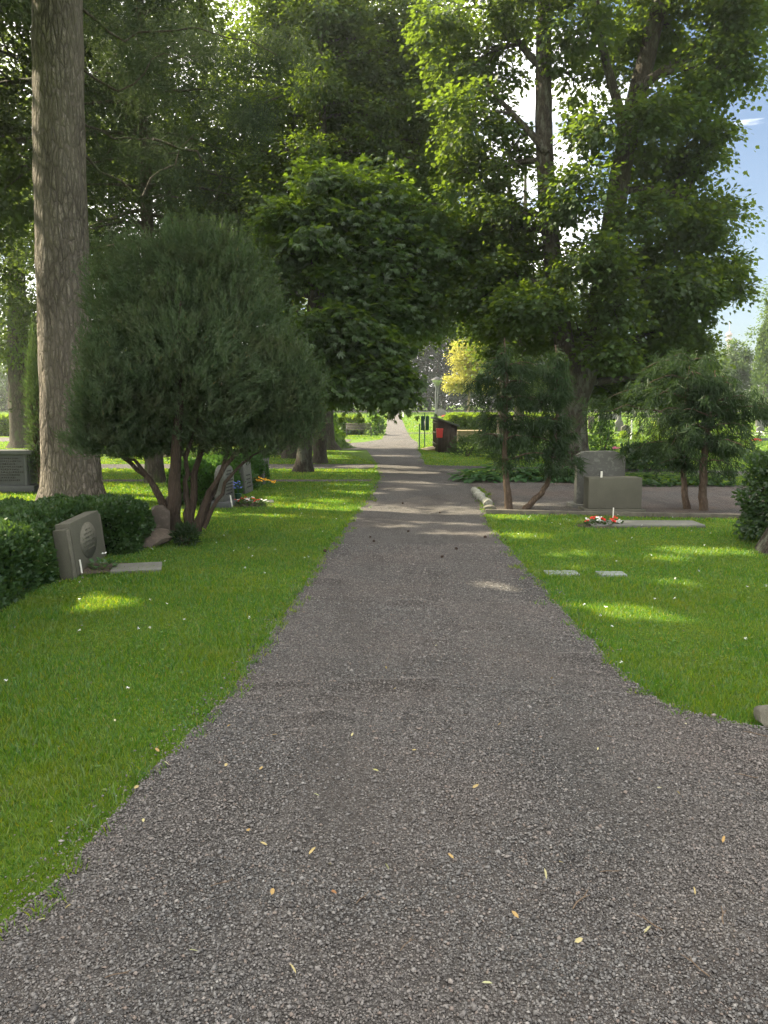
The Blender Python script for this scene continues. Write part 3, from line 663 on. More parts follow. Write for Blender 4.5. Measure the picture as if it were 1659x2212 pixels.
# trees closing the view on the left and out of the frame (their crowns shade the path)
def simple_tree(name, label, x, y, h, tr, blobs, leafm, bark, ls, nl, cr, group=None, shape='kite', **k):
    b = (x, y, gz(x, y)-.05)
    st = [([(x,y,b[2]),(x,y,b[2]+.35),(x+.1,y,b[2]+h*.3),(x+.2,y+.1,b[2]+h*.6),(x+.1,y,b[2]+h*.9)], [tr*1.5,tr*1.1,tr*.9,tr*.6,tr*.2])]
    return tree(name, label, b, st, blobs, bark, leafm, ls, nl, cr, shape, group, **k)
x0 = at(48, 965, 38).x
simple_tree('thick_lime_tree', 'thick dark tree trunk behind the tall brown gravestone at far left', x0, 38, 18, .52,
    [((x0,38,7),(3,3,2),60),((x0+3,37,9),(3.2,3,2),70),((x0-3,37,9),(3.2,3,2),60),((x0+1,37,12),(4,4,2.2),90),((x0+4,37,13),(3.5,3.5,2.2),80),((x0-2,38,15),(4,4,2.3),90),((x0+3.5,37,16.5),(4,4,2.3),80),((x0+5,38,6.5),(2.5,2.5,1.6),46),((x0+.5,37.5,5),(2.5,2,1.2),36)], M['leaf_lime'], M['bark_dark'], .17, 58, .85)
simple_tree('bushy_lime_tree', 'full leafy tree filling the gap behind the juniper', -8.0, 30, 17, .34,
    [((-8,29,5),(2.6,2.4,1.6),50),((-6,29,7),(2.6,2.4,1.8),60),((-10,29,7.5),(2.8,2.6,1.8),60),((-7.5,29,10),(3.4,3,2),80),((-10.5,30,11),(3,3,2),70),((-5,29.5,11),(3,3,2),70),((-8,30,14),(3.6,3.4,2.2),90),((-4.6,30,8.8),(2.2,2.2,1.5),40),((-12.5,30,9),(2.4,2.4,1.6),40)], M['leaf_dull'], M['bark_dark'], .15, 62, .8)
simple_tree('spreading_lime_tree', 'leafy tree with bright backlit leaves high behind the chestnut', -3.4, 29, 18, .3,
    [((-3.6,28.5,9.5),(2.4,2.2,1.6),40),((-2,28.5,12),(2.6,2.6,1.8),50),((-5,28.5,13),(2.6,2.6,1.8),46),((-1.2,29,9),(2.0,2,1.4),32),((-3,29,15),(3,3,2),60),((.6,29,11.5),(2,2,1.5),32),((0,29,14),(2.6,2.6,1.8),40),((-6,28,10.5),(2.2,2,1.6),36),((-2.5,27.5,7.4),(1.8,1.6,1.1),26),((-4.6,28,7.8),(1.8,1.6,1.1),26),((1.2,28,9.2),(1.6,1.6,1.2),20)], M['leaf_lime'], M['bark_dark'], .14, 56, .66)
simple_tree('edge_lime_tree', 'leafy tree at the far left edge behind the dark tomb', -13.0, 23, 17, .32,
    [((-12.5,23,6.5),(2,2,1.6),46),((-11.8,23,9),(2.4,2.2,1.8),60),((-13,23,11.5),(3,3,2),70),((-10,23.5,11.5),(2.4,2.4,1.8),54),((-12,23,14.5),(3.4,3.4,2),80),((-9,23,14),(2.8,2.8,1.8),60),((-14.5,23,8),(2.4,2.4,1.8),40)], M['leaf_dull'], M['bark_dark'], .14, 60, .75)
xm = at(955, 900, 34).x
simple_tree('backlit_maple', 'yellow-green backlit tree filling the gap between chestnut and forked maple', at(1085,900,42).x, 42, 17, .28,
    [(tuple(at(x,y,37+o)), (r*.022,r*.022,r*.016), n) for x,y,r,n,o in ((930,690,66,34,0),(900,640,80,46,0),(980,620,80,46,.5),(930,540,90,50,1),(1000,520,80,36,0),(880,480,80,46,0),(950,400,90,50,.5),(900,330,90,50,0),(960,320,60,24,1),(960,230,90,50,0),(880,200,80,46,0),(930,120,90,50,0),(850,90,90,50,0),(960,60,60,24,0),(1030,690,50,20,2),(880,700,45,16,-1))], M['leaf_lime'], M['bark_dark'], .16, 60, .75)
xd = at(690, 900, 26).x
simple_tree('dark_lime_tree', 'tall dark tree whose trunk rises straight above the chestnut crown', xd, 26, 17, .21,
    [(tuple(at(x,y,26+o)), (r*.0153,r*.0153,r*.0118), n) for x,y,r,n,o in ((760,460,80,34,.4),(680,400,80,30,.8),(840,430,80,32,.6),(900,360,80,30,.8),(780,340,90,36,.6),(700,300,60,18,1),(840,260,90,34,.6),(740,230,70,24,.8),(920,240,80,26,1),(770,140,90,34,.6),(870,140,90,32,.8),(720,90,70,20,.8),(940,120,80,22,1),(800,30,90,34,.6),(900,20,90,28,.8),(700,-10,80,26,.6),(600,420,70,22,.6),(560,340,60,18,.8),(590,60,60,16,1),(560,230,50,12,1),(600,-20,80,24,.6),(930,470,60,18,.8),(960,330,60,14,1),(690,180,60,18,-.4),(680,330,55,16,-.4),(700,20,60,16,-.4))], M['leaf_maple'], M['bark_dark'], .13, 58, .58)
xm = at(1120, 900, 48).x
simple_tree('tall_lime_tree', 'tall tree seen through the boughs of the forked maple', xm, 48, 18, .3,
    [(tuple(at(x,y,48+o)), (r*.028,r*.028,r*.02), n) for x,y,r,n,o in ((1100,770,70,36,0),(1160,740,80,40,1),(1060,700,70,36,0),(1120,640,90,46,0),(1180,600,80,36,0),(1060,570,80,40,0),(1130,530,80,24,0),(1030,470,60,20,0),(1220,720,70,34,0),(1250,800,60,26,0),(1170,820,55,22,0))], M['leaf_lime'], M['bark_dark'], .2, 50, .9)
simple_tree('sheltering_tree', 'tall leafy tree whose boughs show behind the upper pine trunk', at(140,900,21).x, 21.5, 17, .3,
    [(c,(2.4,2.4,1.6),34) for c in ((-9.5,21.5,8),(-7.5,22,10),(-11.5,22.5,10),(-9,20.5,12),(-6.5,21,12.4),(-12.5,21,13),(-9.5,22,14.6),(-6.8,23,14.4),(-13,24,8.6))], M['leaf_dull'], M['bark_dark'], .18, 60, .62)
for k, (x, y, lab) in enumerate([(-7.5,7.0,'tall leafy tree beside the path left of the camera'),(-10,12.2,'tall leafy tree close behind the left hedge'),(-9,.5,'tall leafy tree left of and behind the camera'),(-14.5,12.5,'tall leafy tree beyond the left hedge'),(-14,6,'tall leafy tree far left of the path')]):
    simple_tree('shade_tree', lab, x, y, 17, .35,
      [((x,y,9.5),(3.2,3.2,2),44),((x+2.5,y+1,11.5),(3,3,2),40),((x-2.5,y+.5,11),(3,3,2),38),((x+.5,y-2.5,11),(3,3,2),38),((x,y+2.5,12),(3,3,2),38),((x,y,14.5),(3.6,3.6,2),54),((x+3.5,y-2,9.0),(2.2,2.2,1.3),20)], M['leaf_lime'], M['bark_dark'], .23, 62, .62, group='tall trees shading the path from the left')

# tree whose root flare peeps in at the right edge
b7 = gp(1726, 1194)
st = [([(b7.x,b7.y,-.05),(b7.x,b7.y,.12),(b7.x+.02,b7.y,.5),(b7.x+.1,b7.y,3),(b7.x+.2,b7.y+.1,7),(b7.x,b7.y,12)], [.52,.36,.29,.26,.22,.1])]
bl = [((b7.x+1.5,b7.y,11),(2.4,2.4,1.5),40),((b7.x-.5,b7.y+.6,11.5),(2.2,2.2,1.4),40),((b7.x+2,b7.y+2,11.5),(2,2,1.2),34),((b7.x+1,b7.y-1,13),(3,3,1.8),60)]
tree('edge_maple_tree', 'maple at the right edge of the lawn with its root flare showing', b7, st, bl, M['bark_lichen'], M['leaf_maple'], .13, 55, .6, 'maple')

# ------------------------------------------------------------ juniper
def plume_mesh(lb, base, P, Dv, n_per, ln, sc, shape='narrow'):
    n = len(P); m = n*n_per; ci = np.repeat(np.arange(n), n_per); t = rng.random(m)
    dv = unit(Dv)[ci]; rad = unit(np.cross(dv, rng.normal(size=(m, 3))))
    Ls = (ln*rng.uniform(.6, 1.4, n))[ci]
    p = P[ci] + dv*(t*Ls)[:, None] + rad*(.22*(1-t)*Ls)[:, None]*rng.random((m, 1))
    leaves(lb, p-base, dv*1.0+rad*.65, rad, sc*(1.15-.5*t)*rng.uniform(.7, 1.3, m), shape)
bj = gp(415, 1152); bjn = np.array(tuple(bj)); dj = bj.y
root = empty('juniper_tree', 'large grey-green juniper with several bare low stems between the left graves', 'juniper', bj)
tb = MB()
for pts, r in [([(372,1160),(374,1120),(378,1060),(380,980),(385,850),(390,650)], [.17,.15,.13,.11,.08,.03]),
               ([(405,1150),(412,1110),(418,1050),(430,985),(450,900),(470,800)], [.11,.09,.07,.06,.05,.02]),
               ([(420,1150),(436,1110),(452,1060),(480,1010),(515,975),(560,950)], [.11,.085,.06,.05,.04,.02]),
               ([(428,1148),(450,1090),(470,1040),(486,1000),(498,960),(520,900)], [.07,.055,.045,.04,.035,.02]),
               ([(410,1150),(404,1090),(398,1030),(405,975),(430,900)], [.08,.065,.05,.045,.02]),
               ([(368,1150),(350,1080),(318,1030),(270,990),(240,970)], [.09,.07,.05,.035,.02]),
               ([(372,1130),(340,1060),(300,1000),(265,985)], [.06,.05,.035,.02]),
               ([(440,1140),(470,1075),(520,1000),(575,970)], [.05,.04,.03,.015])]:
    k = rng.uniform(-.25, .25); P = np.array([tuple(at(x, y, dj+k*i/3)) for i, (x, y) in enumerate(pts)])
    tt = np.linspace(0, len(P)-1, 14); Q = np.stack([np.interp(tt, range(len(P)), P[:, c]) for c in range(3)], -1); Q[1:-1] += rng.normal(0, .012, (12, 3))
    tb.tube(Q-bjn, np.interp(tt, range(len(P)), r)*.66, 10, .07)
part('trunk', tb, M['bark_juniper'], root, True)
lb = MB(); ALLP = []; ALLD = []
JB = [(390,850,110,90,0,1500),(290,830,90,90,-.3,1000),(235,880,62,76,-.5,600),(500,820,90,95,-.3,1000),(570,840,75,80,0,800),(620,870,42,60,0,400),(390,740,90,90,-.3,1000),(300,700,75,85,.1,800),(490,720,80,85,.1,800),
      (420,620,75,80,.2,700),(330,600,60,75,.4,500),(480,600,60,75,.4,500),(400,545,50,50,.5,320),(655,870,34,50,.1,240),(660,930,30,36,.1,160),(300,975,60,22,.1,240),(560,968,60,24,.1,240),(200,960,46,30,-.5,240),(250,640,55,70,.5,420),(215,790,44,64,-.2,340),(560,730,60,70,.3,450),
      (340,940,80,40,.2,480),(480,935,80,38,.1,480),(590,920,55,42,.2,320),(250,955,55,36,-.4,320),(320,965,65,30,.3,300),(420,960,75,30,.4,360),(530,955,65,32,.2,340),(205,905,40,60,-.5,300),(640,820,34,60,.1,260),(640,900,34,46,.1,220),(540,650,44,56,.4,260),(520,590,34,46,.5,160),(300,580,36,46,.5,160)]
for px, py, r, rz, dd, n in JB:
    c = np.array(tuple(at(px, py, dj+dd))); k = (dj+dd)/F; n = int(n*.95)
    dv = unit(rng.normal(size=(n, 3))); q = rng.random(n)**.3
    f = rng.uniform(3.2, 5.0, 3); ph = rng.uniform(0, 6, 3)
    lump = 1+.40*np.sin(dv[:, 0]*f[0]+ph[0])*np.sin(dv[:, 1]*f[1]+ph[1])+.20*np.sin(dv[:, 2]*f[2]*2+ph[2])
    P = c + dv*(q*lump)[:, None]*np.array([r*k, r*k*.95, rz*k])*1.06
    lean = rng.normal(0,.35,3); lean[2] = .8
    Dd = dv*np.array([.7,.7,.3]) + lean + rng.normal(0,.2,(n, 3))
    ALLP.append(P); ALLD.append(Dd)
    # leading sprays that break the outline
    m = max(6, n//28); dv = unit(rng.normal(size=(m,3))+np.array([0,0,.6])); L0 = c+dv*np.array([r*k,r*k*.95,rz*k])*1.02
    for t in range(5): ALLP.append(L0+(dv*.4+np.array([0,0,.6]))*t*.06+rng.normal(0,.018,(m,3))); ALLD.append(dv*.5+np.array([0,0,1.0])+rng.normal(0,.15,(m,3)))
plume_mesh(lb, bjn, np.concatenate(ALLP), np.concatenate(ALLD), 17, .19, .058)
part('crown', lb, M['needle_juniper'], root)

be = Vector((at(330,900,18.5).x, 18.5, 0)); ben = np.array(tuple(be))
root = empty('dark_evergreen', 'tall dark evergreen with fine foliage rising behind the juniper', 'evergreen tree', be)
tb = MB(); tb.tube([(0,0,-.1),(0,0,.6),(.05,0,4),(0,.1,8),(0,0,12.5)], [.26,.20,.16,.10,.03], 12, .05)
lb = MB(); AP = []; AD = []
for i in range(74):
    z = 2.0+10.2*((i+rng.random())/74); rad = (2.9*(1-((z-1.5)/11.6)**1.5)+.3)*rng.uniform(.7,1.12); a = i*2.4+rng.normal(0,.3)
    e = np.array([math.cos(a)*rad, math.sin(a)*rad*.9, z-.16*rad+rng.normal(0,.15)])
    Q = curve((0,0,z), e, 7, .05); tb.tube(Q, np.linspace(.05,.01,7), 5)
    m = int(46+34*rad); t = rng.random(m)**.7; P = np.stack([np.interp(t, np.linspace(0,1,7), Q[:,k]) for k in range(3)],-1)
    P += rng.normal(0,1,(m,3))*np.array([.26,.26,.20])*(.5+.6*rad/3); P[:,2] -= .10*rng.random(m)
    AP.append(P); AD.append(np.tile([math.cos(a)*.8, math.sin(a)*.8, .15],(m,1))+rng.normal(0,.5,(m,3)))
AP = np.concatenate(AP); k_ = shaded(AP+ben); plume_mesh(lb, np.zeros(3), AP[k_], np.concatenate(AD)[k_], 15, .26, .085)
part('trunk', tb, M['bark_dark'], root, True); part('crown', lb, M['needle_evergreen'], root)

# ------------------------------------------------------------ weeping conifers of the grave plot
def weeper(label, pts, r, tiers, seed):
    b = np.array(tuple(gp(*pts[0]))); root = empty('weeping_conifer', label, 'conifer', tuple(b), group='weeping conifers round the grave plot')
    dd = b[1]; tb = MB(); P = np.array([tuple(at(x, y, dd)) for x, y in pts]); tt = np.linspace(0, len(P)-1, 26)
    Q = np.stack([np.interp(tt, range(len(P)), P[:, c]) for c in range(3)], -1)
    for _ in range(2): Q[1:-1] = (Q[:-2]+2*Q[1:-1]+Q[2:])/4
    Q[1:-1] += rng.normal(0,.008,(24,3)); R = np.interp(tt, range(len(P)), r); Q[0, 2] -= .06
    tb.tube(Q-b, R*.85, 12, .05)
    lb = MB(); C = []; DV = []; xs_ = [t[0] for t in tiers]; top = at(0, min(t[1]-t[3]*.6 for t in tiers), dd).z; low = .82
    xl, xr = (min(t[0]-t[2] for t in tiers)*.5+.5*min(xs_)-Q[-1][0]*0), max(t[0]+t[2] for t in tiers)
    nb = 34; ph = rng.uniform(0, 6.28)
    for i in range(nb):
        f = (round((i+rng.random())/nb*6)+rng.normal(0,.14))/6; f = min(max(f,0),1); z = low+(top-low)*f**.9; j = int(np.argmin(np.abs(Q[:, 2]-z*.97))); a = ph+i*2.4+rng.normal(0,.35)
        cx = at(np.mean(xs_), 900, dd).x; side = math.cos(a)
        lim = abs(at(xr if side > 0 else xl, 900, dd).x - Q[j][0])
        Lb = max(.22, lim*(abs(side)*.95+.25))*(1.05-.55*f**2)*rng.uniform(.45,1.12)
        e = Q[j]+np.array([math.cos(a)*Lb, math.sin(a)*Lb*.9, rng.uniform(.02,.2)*Lb-.22*Lb*rng.random()-.05*Lb*Lb])
        bq = curve(Q[j], e, 8, .14, .10); tb.tube(bq-b, np.linspace(.017,.004,8), 5)
        m = int(5+20*Lb); t = rng.uniform(.28,1.05,m)
        P_ = np.stack([np.interp(t, np.linspace(0,1,8), bq[:,k]) for k in range(3)],-1); P_ += rng.normal(0,1,(m,3))*np.array([.075,.075,.05])*(.6+Lb)
        P_[:,2] -= rng.random(m)*.10
        C.append(P_); DV.append(np.tile([math.cos(a)*.45, math.sin(a)*.45, -.8],(m,1))+rng.normal(0,.3,(m,3)))
    C = np.concatenate(C); DV = np.concatenate(DV)
    needles(lb, b, C, 17, .15, .035, 'needle', .15, DV)
    part('trunk', tb, M['bark_brown'], root, True); part('crown', lb, M['needle_dark'], root); return root
weeper('straight weeping conifer beside the mossy white edging stone, leftmost of the four', [(1100,1101),(1094,1050),(1090,990),(1092,930),(1094,850),(1092,780),(1090,730)], [.085,.068,.055,.047,.04,.03,.012],
  [(1100,765,50,34,0,150),(1070,800,46,34,.3,130),(1130,810,56,36,-.2,150),(1085,850,60,32,.4,150),(1150,860,50,32,-.3,130),(1060,905,46,26,.2,100),(1130,915,62,28,.5,140),(1040,965,62,24,.4,130),(1090,970,60,22,-.4,110),(1020,985,40,18,.2,70),(1150,975,50,20,.2,80)], 1)
weeper('leaning weeping conifer with a bent trunk behind the kerb left of the pale tomb', [(1130,1101),(1150,1085),(1172,1062),(1186,1035),(1194,1000),(1200,940),(1204,870),(1206,800),(1200,745)], [.07,.062,.055,.048,.044,.04,.036,.028,.012],
  [(1196,772,44,32,0,130),(1175,815,46,34,-.3,120),(1214,826,25,30,.2,100),(1160,865,46,30,.4,110),(1212,880,25,26,.3,70),(1190,905,46,28,-.4,100),(1210,940,26,22,.2,60),(1175,962,60,24,.3,130),(1185,990,50,18,-.3,80)], 2)
weeper('slim weeping conifer right of the pale tomb', [(1484,1101),(1478,1060),(1474,1000),(1476,940),(1482,880),(1488,820),(1492,780)], [.075,.06,.052,.045,.038,.028,.012],
  [(1480,795,62,34,0,170),(1430,820,52,34,.3,140),(1530,815,55,34,.2,140),(1410,870,56,34,-.2,140),(1480,875,70,34,.4,170),(1400,930,62,30,.3,140),(1350,965,62,26,.2,130),(1440,965,70,26,-.3,150),(1310,985,46,20,.3,80),(1400,1000,70,20,.4,110)], 3)
weeper('dark forked weeping conifer nearest the right-hand shrub', [(1520,1104),(1518,1060),(1519,1015),(1522,970),(1530,920),(1540,860),(1545,800)], [.09,.078,.075,.06,.045,.03,.012],
  [(1545,820,50,32,.3,140),(1510,860,56,34,-.2,150),(1580,865,56,34,.2,150),(1550,905,70,34,.4,180),(1610,920,46,30,.1,110),(1500,935,60,30,-.3,140),(1590,955,62,28,.3,150),(1530,975,70,26,.2,160),(1620,975,40,24,-.2,80),(1470,985,60,20,.3,90),(1570,1000,56,18,.2,90)], 4)

# ------------------------------------------------------------ hedges, shrubs, plants
def hedge(name, label, cx, cy, lx, ly, h, rz, leafm, dens=2200, ls=.055, z0=0.0, rnd=.12, shape='kite', up=.5, root=None):
    if root is None: root = empty(name, label, 'hedge', (cx, cy, z0), rz)
    ox, oy = cx-root.location.x, cy-root.location.y
    core = MB(); e = rnd*.9+.02; core.box(ox-lx/2+e,oy-ly/2+e,0,ox+lx/2-e,oy+ly/2-e,h-e); part('stems', core, M['hedge_core'], root, bevel=.05)  # dark box added inside the hedge to block light
    A = [(lx*ly, 'z'), (lx*h*2, 'y'), (ly*h*2, 'x')]; lb = MB()
    for a, ax in A:
        n = int(a*dens)
        if ax == 'z': p = np.stack([rng.uniform(-1,1,n)*lx/2, rng.uniform(-1,1,n)*ly/2, np.full(n,h)],-1); nn = np.tile([0,0,1.],(n,1))
        elif ax == 'y': s_ = rng.choice([-1,1],n); p = np.stack([rng.uniform(-1,1,n)*lx/2, s_*ly/2, rng.uniform(0,1,n)*h],-1); nn = np.stack([0*s_,s_,0*s_],-1).astype(float)
        else: s_ = rng.choice([-1,1],n); p = np.stack([s_*lx/2, rng.uniform(-1,1,n)*ly/2, rng.uniform(0,1,n)*h],-1); nn = np.stack([s_,0*s_,0*s_],-1).astype(float)
        # round the corners
        hx, hy = lx/2-rnd*1.6, ly/2-rnd*1.6; hz = h-rnd*1.6
        core_p = np.stack([np.clip(p[:,0],-hx,hx), np.clip(p[:,1],-hy,hy), np.minimum(p[:,2],hz)],-1)
        dv = unit(p-core_p); p2 = core_p+dv*rnd*1.6
        bumpy = .035*np.sin(p[:,0]*5+cx)*np.sin(p[:,1]*6)+.03*np.sin(p[:,2]*9+p[:,0]*7+p[:,1]*5)+.018*np.sin(p[:,0]*19+p[:,1]*17)
        p2 += dv*(bumpy*min(1, rnd/.1) - np.abs(rng.normal(0,rnd*.35,n)))[:, None]; p2[:,2] = np.maximum(p2[:,2], .01)
        axd = dv*.7 + rng.normal(0,.45,(n,3)); axd[:,2] += up
        leaves(lb, p2+np.array([ox,oy,0]), axd, dv+rng.normal(0,.5,(n,3)), ls*rng.uniform(.6,1.5,n), shape)
    part('foliage', lb, leafm, root); return root
ch = hedge('clipped_hedge', 'low clipped thuja hedge curving round the back of the leaning oval gravestone', -3.92, 5.9, 1.5, 3.2, .60, 0, M['hedge_thuja'], 5600, .042, rnd=.10)
hedge('', '', -4.10, 8.2, 1.3, 1.6, .60, 0, M['hedge_thuja'], 5600, .042, rnd=.10, root=ch)
hedge('', '', -3.52, 9.35, 1.3, .95, .57, 0, M['hedge_thuja'], 5600, .042, rnd=.13, root=ch)
h2a, h2b = gp(488, 1092), gp(596, 1046)
hedge('box_hedge', 'soft green hedge behind the arched gravestone and two slim stones', (h2a.x+h2b.x)/2-.62, (h2a.y+h2b.y)/2+.3, .75, 5.0, .72, math.atan2(-(h2b.x-h2a.x), h2b.y-h2a.y), M['hedge_box'], 2400, .06, rnd=.1)
hedge('bright_hedge', 'sunlit yellow-green hedge behind the bench', -6.2, 56, 9.4, 1.2, 1.25, 0, M['hedge_bright'], 420, .16, gz(0,56), .2)
hedge('bright_hedge', 'sunlit hedge at the far left beyond the thick trunk', -26.6, 54, 7, 1.3, 1.3, 0, M['hedge_bright'], 300, .17, gz(0,54), .2)
hedge('flowering_hedge', 'yellow-leaved hedge behind the wooden planter box by the shed', 8.4, 52.5, 8.6, 1.3, 1.45, .05, M['hedge_bright'], 420, .16, gz(0,52.5), .22)

def bush(name, label, px, py, hpx, wpx, leafm, ls, n, shape='oval', cat='shrub', group=None, up=.2, depth=1.0, d=None, stems=5):
    b = gp(px, py) if d is None else Vector((at(px, py, d).x, d, gz(0, d)))
    k = b.y/F; w = wpx*k/2; h = hpx*k
    root = empty(name, label, cat, b, group=group)
    lb = MB(); dv = unit(rng.normal(size=(n,3))); dv[:,2] = np.where(dv[:,2] < -.66, -dv[:,2], dv[:,2]); q = rng.random(n)**.35
    lump = 1+.18*np.sin(dv[:,0]*7+px)*np.sin(dv[:,1]*6)*1.0+.1*np.sin(dv[:,2]*11+px)
    p = dv*(q*lump)[:,None]*np.array([w,w*depth,h*.60]) + np.array([0,0,h*.40]); p[:,2] = np.maximum(p[:,2], .02)
    leaves(lb, p, dv+rng.normal(0,.5,(n,3))+np.array([0,0,up]), dv+np.array([0,0,.6])+rng.normal(0,.4,(n,3)), ls*rng.uniform(.6,1.3,n), shape)
    tb = MB()
    for z in range(stems):
        a = rng.uniform(0,6.28); tb.tube(curve((rng.normal(0,.04)*w,rng.normal(0,.04)*w,-.02), (math.cos(a)*w*.6, math.sin(a)*w*.6, h*.6), 5, .05), np.linspace(.02,.006,5)*max(1, h), 5)
    part('stem', tb, M['bark_brown'], root, True); part('foliage', lb, leafm, root); return root
bush('leafy_shrub', 'dark glossy shrub at the right edge beside the gravel plot', 1690, 1172, 205, 190, M['leaf_shrub'], .055, 9000, up=.0)
bush('leafy_shrub', 'ivy-covered low shrub at the foot of the old trunk', 722, 966, 40, 46, M['leaf_ivy'], .16, 700)
bush('leafy_shrub', 'small shrub beside the bench at the edge of the sunlit path', 812, 943, 46, 40, M['leaf_ivy'], .17, 900, d=55)
bush('leafy_shrub', 'leafy shrub behind the bench end', 765, 941, 40, 60, M['leaf_ivy'], .17, 900, d=56)
bush('columnar_juniper', 'slim upright juniper just left of the pine trunk', 92, 1062, 330, 52, M['needle_juniper'], .10, 5200, 'narrow', 'juniper', up=.9)
bush('creeping_shrub', 'dark little shrub at the foot of the juniper stems', 402, 1178, 44, 52, M['needle_dark'], .07, 900, 'narrow', up=.6)
bush('low_shrub', 'spreading low shrub beside the brown shed', 1010, 986, 40, 84, M['needle_dark'], .14, 1500, 'narrow', up=.5)
bush('low_shrub', 'dark spreading shrub behind the left pair of conifers', 1120, 992, 52, 150, M['leaf_shrub'], .13, 2200, up=.3)
bush('low_shrub', 'dark shrub behind the upright stone of the pale tomb', 1400, 1016, 56, 150, M['leaf_shrub'], .10, 2600, up=.3)
bush('low_shrub', 'feathery shrub right of the forked maple', 1300, 985, 75, 60, M['leaf_ivy'], .11, 900, up=.4)
bush('low_shrub', 'airy yellow-lit shrub behind the slim conifer', 1420, 985, 60, 90, M['hedge_bright'], .10, 900, up=.3)
bush('low_shrub', 'airy sunlit shrub behind the forked conifer', 1560, 985, 60, 90, M['hedge_bright'], .10, 900, up=.3)
bush('ball_shrub', 'small round bright shrub left of the white post', 1346, 948, 16, 18, M['hedge_bright'], .12, 260, cat='shrub')
bush('ball_shrub', 'small round bright shrub right of the white post', 1374, 949, 14, 16, M['hedge_bright'], .12, 240, cat='shrub')

def leafy_plant(name, label, px, py, r, h, n, ls, leafm, group, cat='plant'):
    b = gp(px, py); root = empty(name, label, cat, b, group=group); lb = MB()
    a = rng.uniform(0,6.28,n); q = rng.random(n)**.6; el = rng.uniform(.2,1.1,n)
    p = np.stack([np.cos(a)*q*r, np.sin(a)*q*r, h*(1-q*q*.75)*rng.uniform(.55,1.05,n)],-1)
    leaves(lb, p, np.stack([np.cos(a),np.sin(a),.35-q*.8+rng.normal(0,.15,n)],-1), np.stack([np.cos(a)*.4,np.sin(a)*.4,np.ones(n)],-1), ls*rng.uniform(.7,1.25,n), 'oval')
    me = new_mesh(name, lb, leafm); part_o = obj('foliage', me, root); return root
for i, (px, py, r, h, ls) in enumerate([(1012,1040,.42,.30,.17),(1040,1042,.40,.32,.20),(1068,1038,.45,.42,.24),(1098,1036,.42,.40,.22),(1128,1040,.42,.36,.20),(1156,1038,.42,.36,.22),(1184,1041,.42,.34,.20),(1212,1040,.42,.34,.20),(1242,1042,.42,.34,.2),(1270,1044,.40,.30,.18)]):
    lab = ['small-leaved clump at the path end of the hosta bed','low hosta clump second from the path','tall pale hosta clump behind the path junction','hosta clump left of the straight conifer trunk','hosta clump just right of the straight conifer trunk','hosta clump between the two left conifers','hosta clump behind the leaning conifer trunk','hosta clump right of the leaning conifer','hosta clump before the forked maple trunk','low hosta clump left of the pale tomb'][i]
    leafy_plant('hosta_plant', lab, px, py, r, h, 80, ls, M['leaf_hosta'], 'hostas edging the grave plot')
for i, px in enumerate([1310,1345,1385,1420,1455,1500,1540,1580]):
    lab = ['behind the left shoulder of the pale tomb','behind the right shoulder of the pale tomb','just right of the pale tomb','second right of the pale tomb','just left of the slim conifer trunk','between the slim and forked conifer trunks','just right of the forked conifer trunk','nearest the right-hand shrub'][i]
    leafy_plant('bergenia_plant', 'low leafy ground plant ' + lab, px, 1049+.3*(i % 3), .50, .30, 110, .13, M['leaf_shrub'], 'ground plants along the back of the plot')

# ------------------------------------------------------------ gravestones
def arch(w, h, a, n=10):
    pts = [(-w/2,0),(w/2,0),(w/2,h-a)]
    return pts + [(w/2*math.cos(t), h-a+a*math.sin(t)) for t in np.linspace(0.15, math.pi-.15, n)] + [(-w/2,h-a)]
def rough(w, h, j=.02):
    base = [(-w/2,0),(w/2,0),(w/2*.98,h*.5),(w/2*.92,h*.9),(w*.28,h),(0,h*1.03),(-w*.3,h*.98),(-w/2*.95,h*.88),(-w/2,h*.45)]
    return [(x+random.gauss(0,j)*w*.3, z) if z > 0 else (x, z) for x, z in base]
def rect(w, h, t=1.0): return [(-w/2,0),(w/2,0),(w/2*t,h),(-w/2*t,h)]
def marks(rows, w, z0, z1, y, lh=.022, seed=1):
    r = random.Random(seed); out = []; zs = np.linspace(z1, z0, rows)
    for z in zs:
        mb = MB(); out.append(mb); span = w*r.uniform(.5,.95); x = -span/2
        while x < span/2:
            l = r.uniform(.015,.04); mb.box(x, y-.003, z-lh/2, min(x+l, span/2+.01), y+.001, z+lh/2); x += l+r.uniform(.008,.02)
    return out
def stone(name, label, loc, outline, th, m, rz=0, tilt=0, base=None, base_m=None, bevel=.012, group=None, cat='gravestone', inscr=None, ink='ink'):
    root = empty(name, label, cat, loc, rz, group)
    if tilt: root.rotation_euler = (tilt, 0, rz)
    z0 = 0
    if base:
        bw, bt, bh = base; mb = MB(); mb.box(-bw/2,-bt/2,-.05,bw/2,bt/2,bh); part('plinth', mb, base_m or m, root, bevel=.01); z0 = bh
    o = part('slab', prism([(x, z+z0) for x, z in outline], -th/2, th/2), m, root, bevel=bevel)
    if inscr:
        rows, w, a, b = inscr; [part('lettering', q_, M[ink], o) for q_ in marks(rows, w, a+z0, b+z0, -th/2-.0005, seed=len(label))]
    return root
def on(px, py): return tuple(gp(px, py))
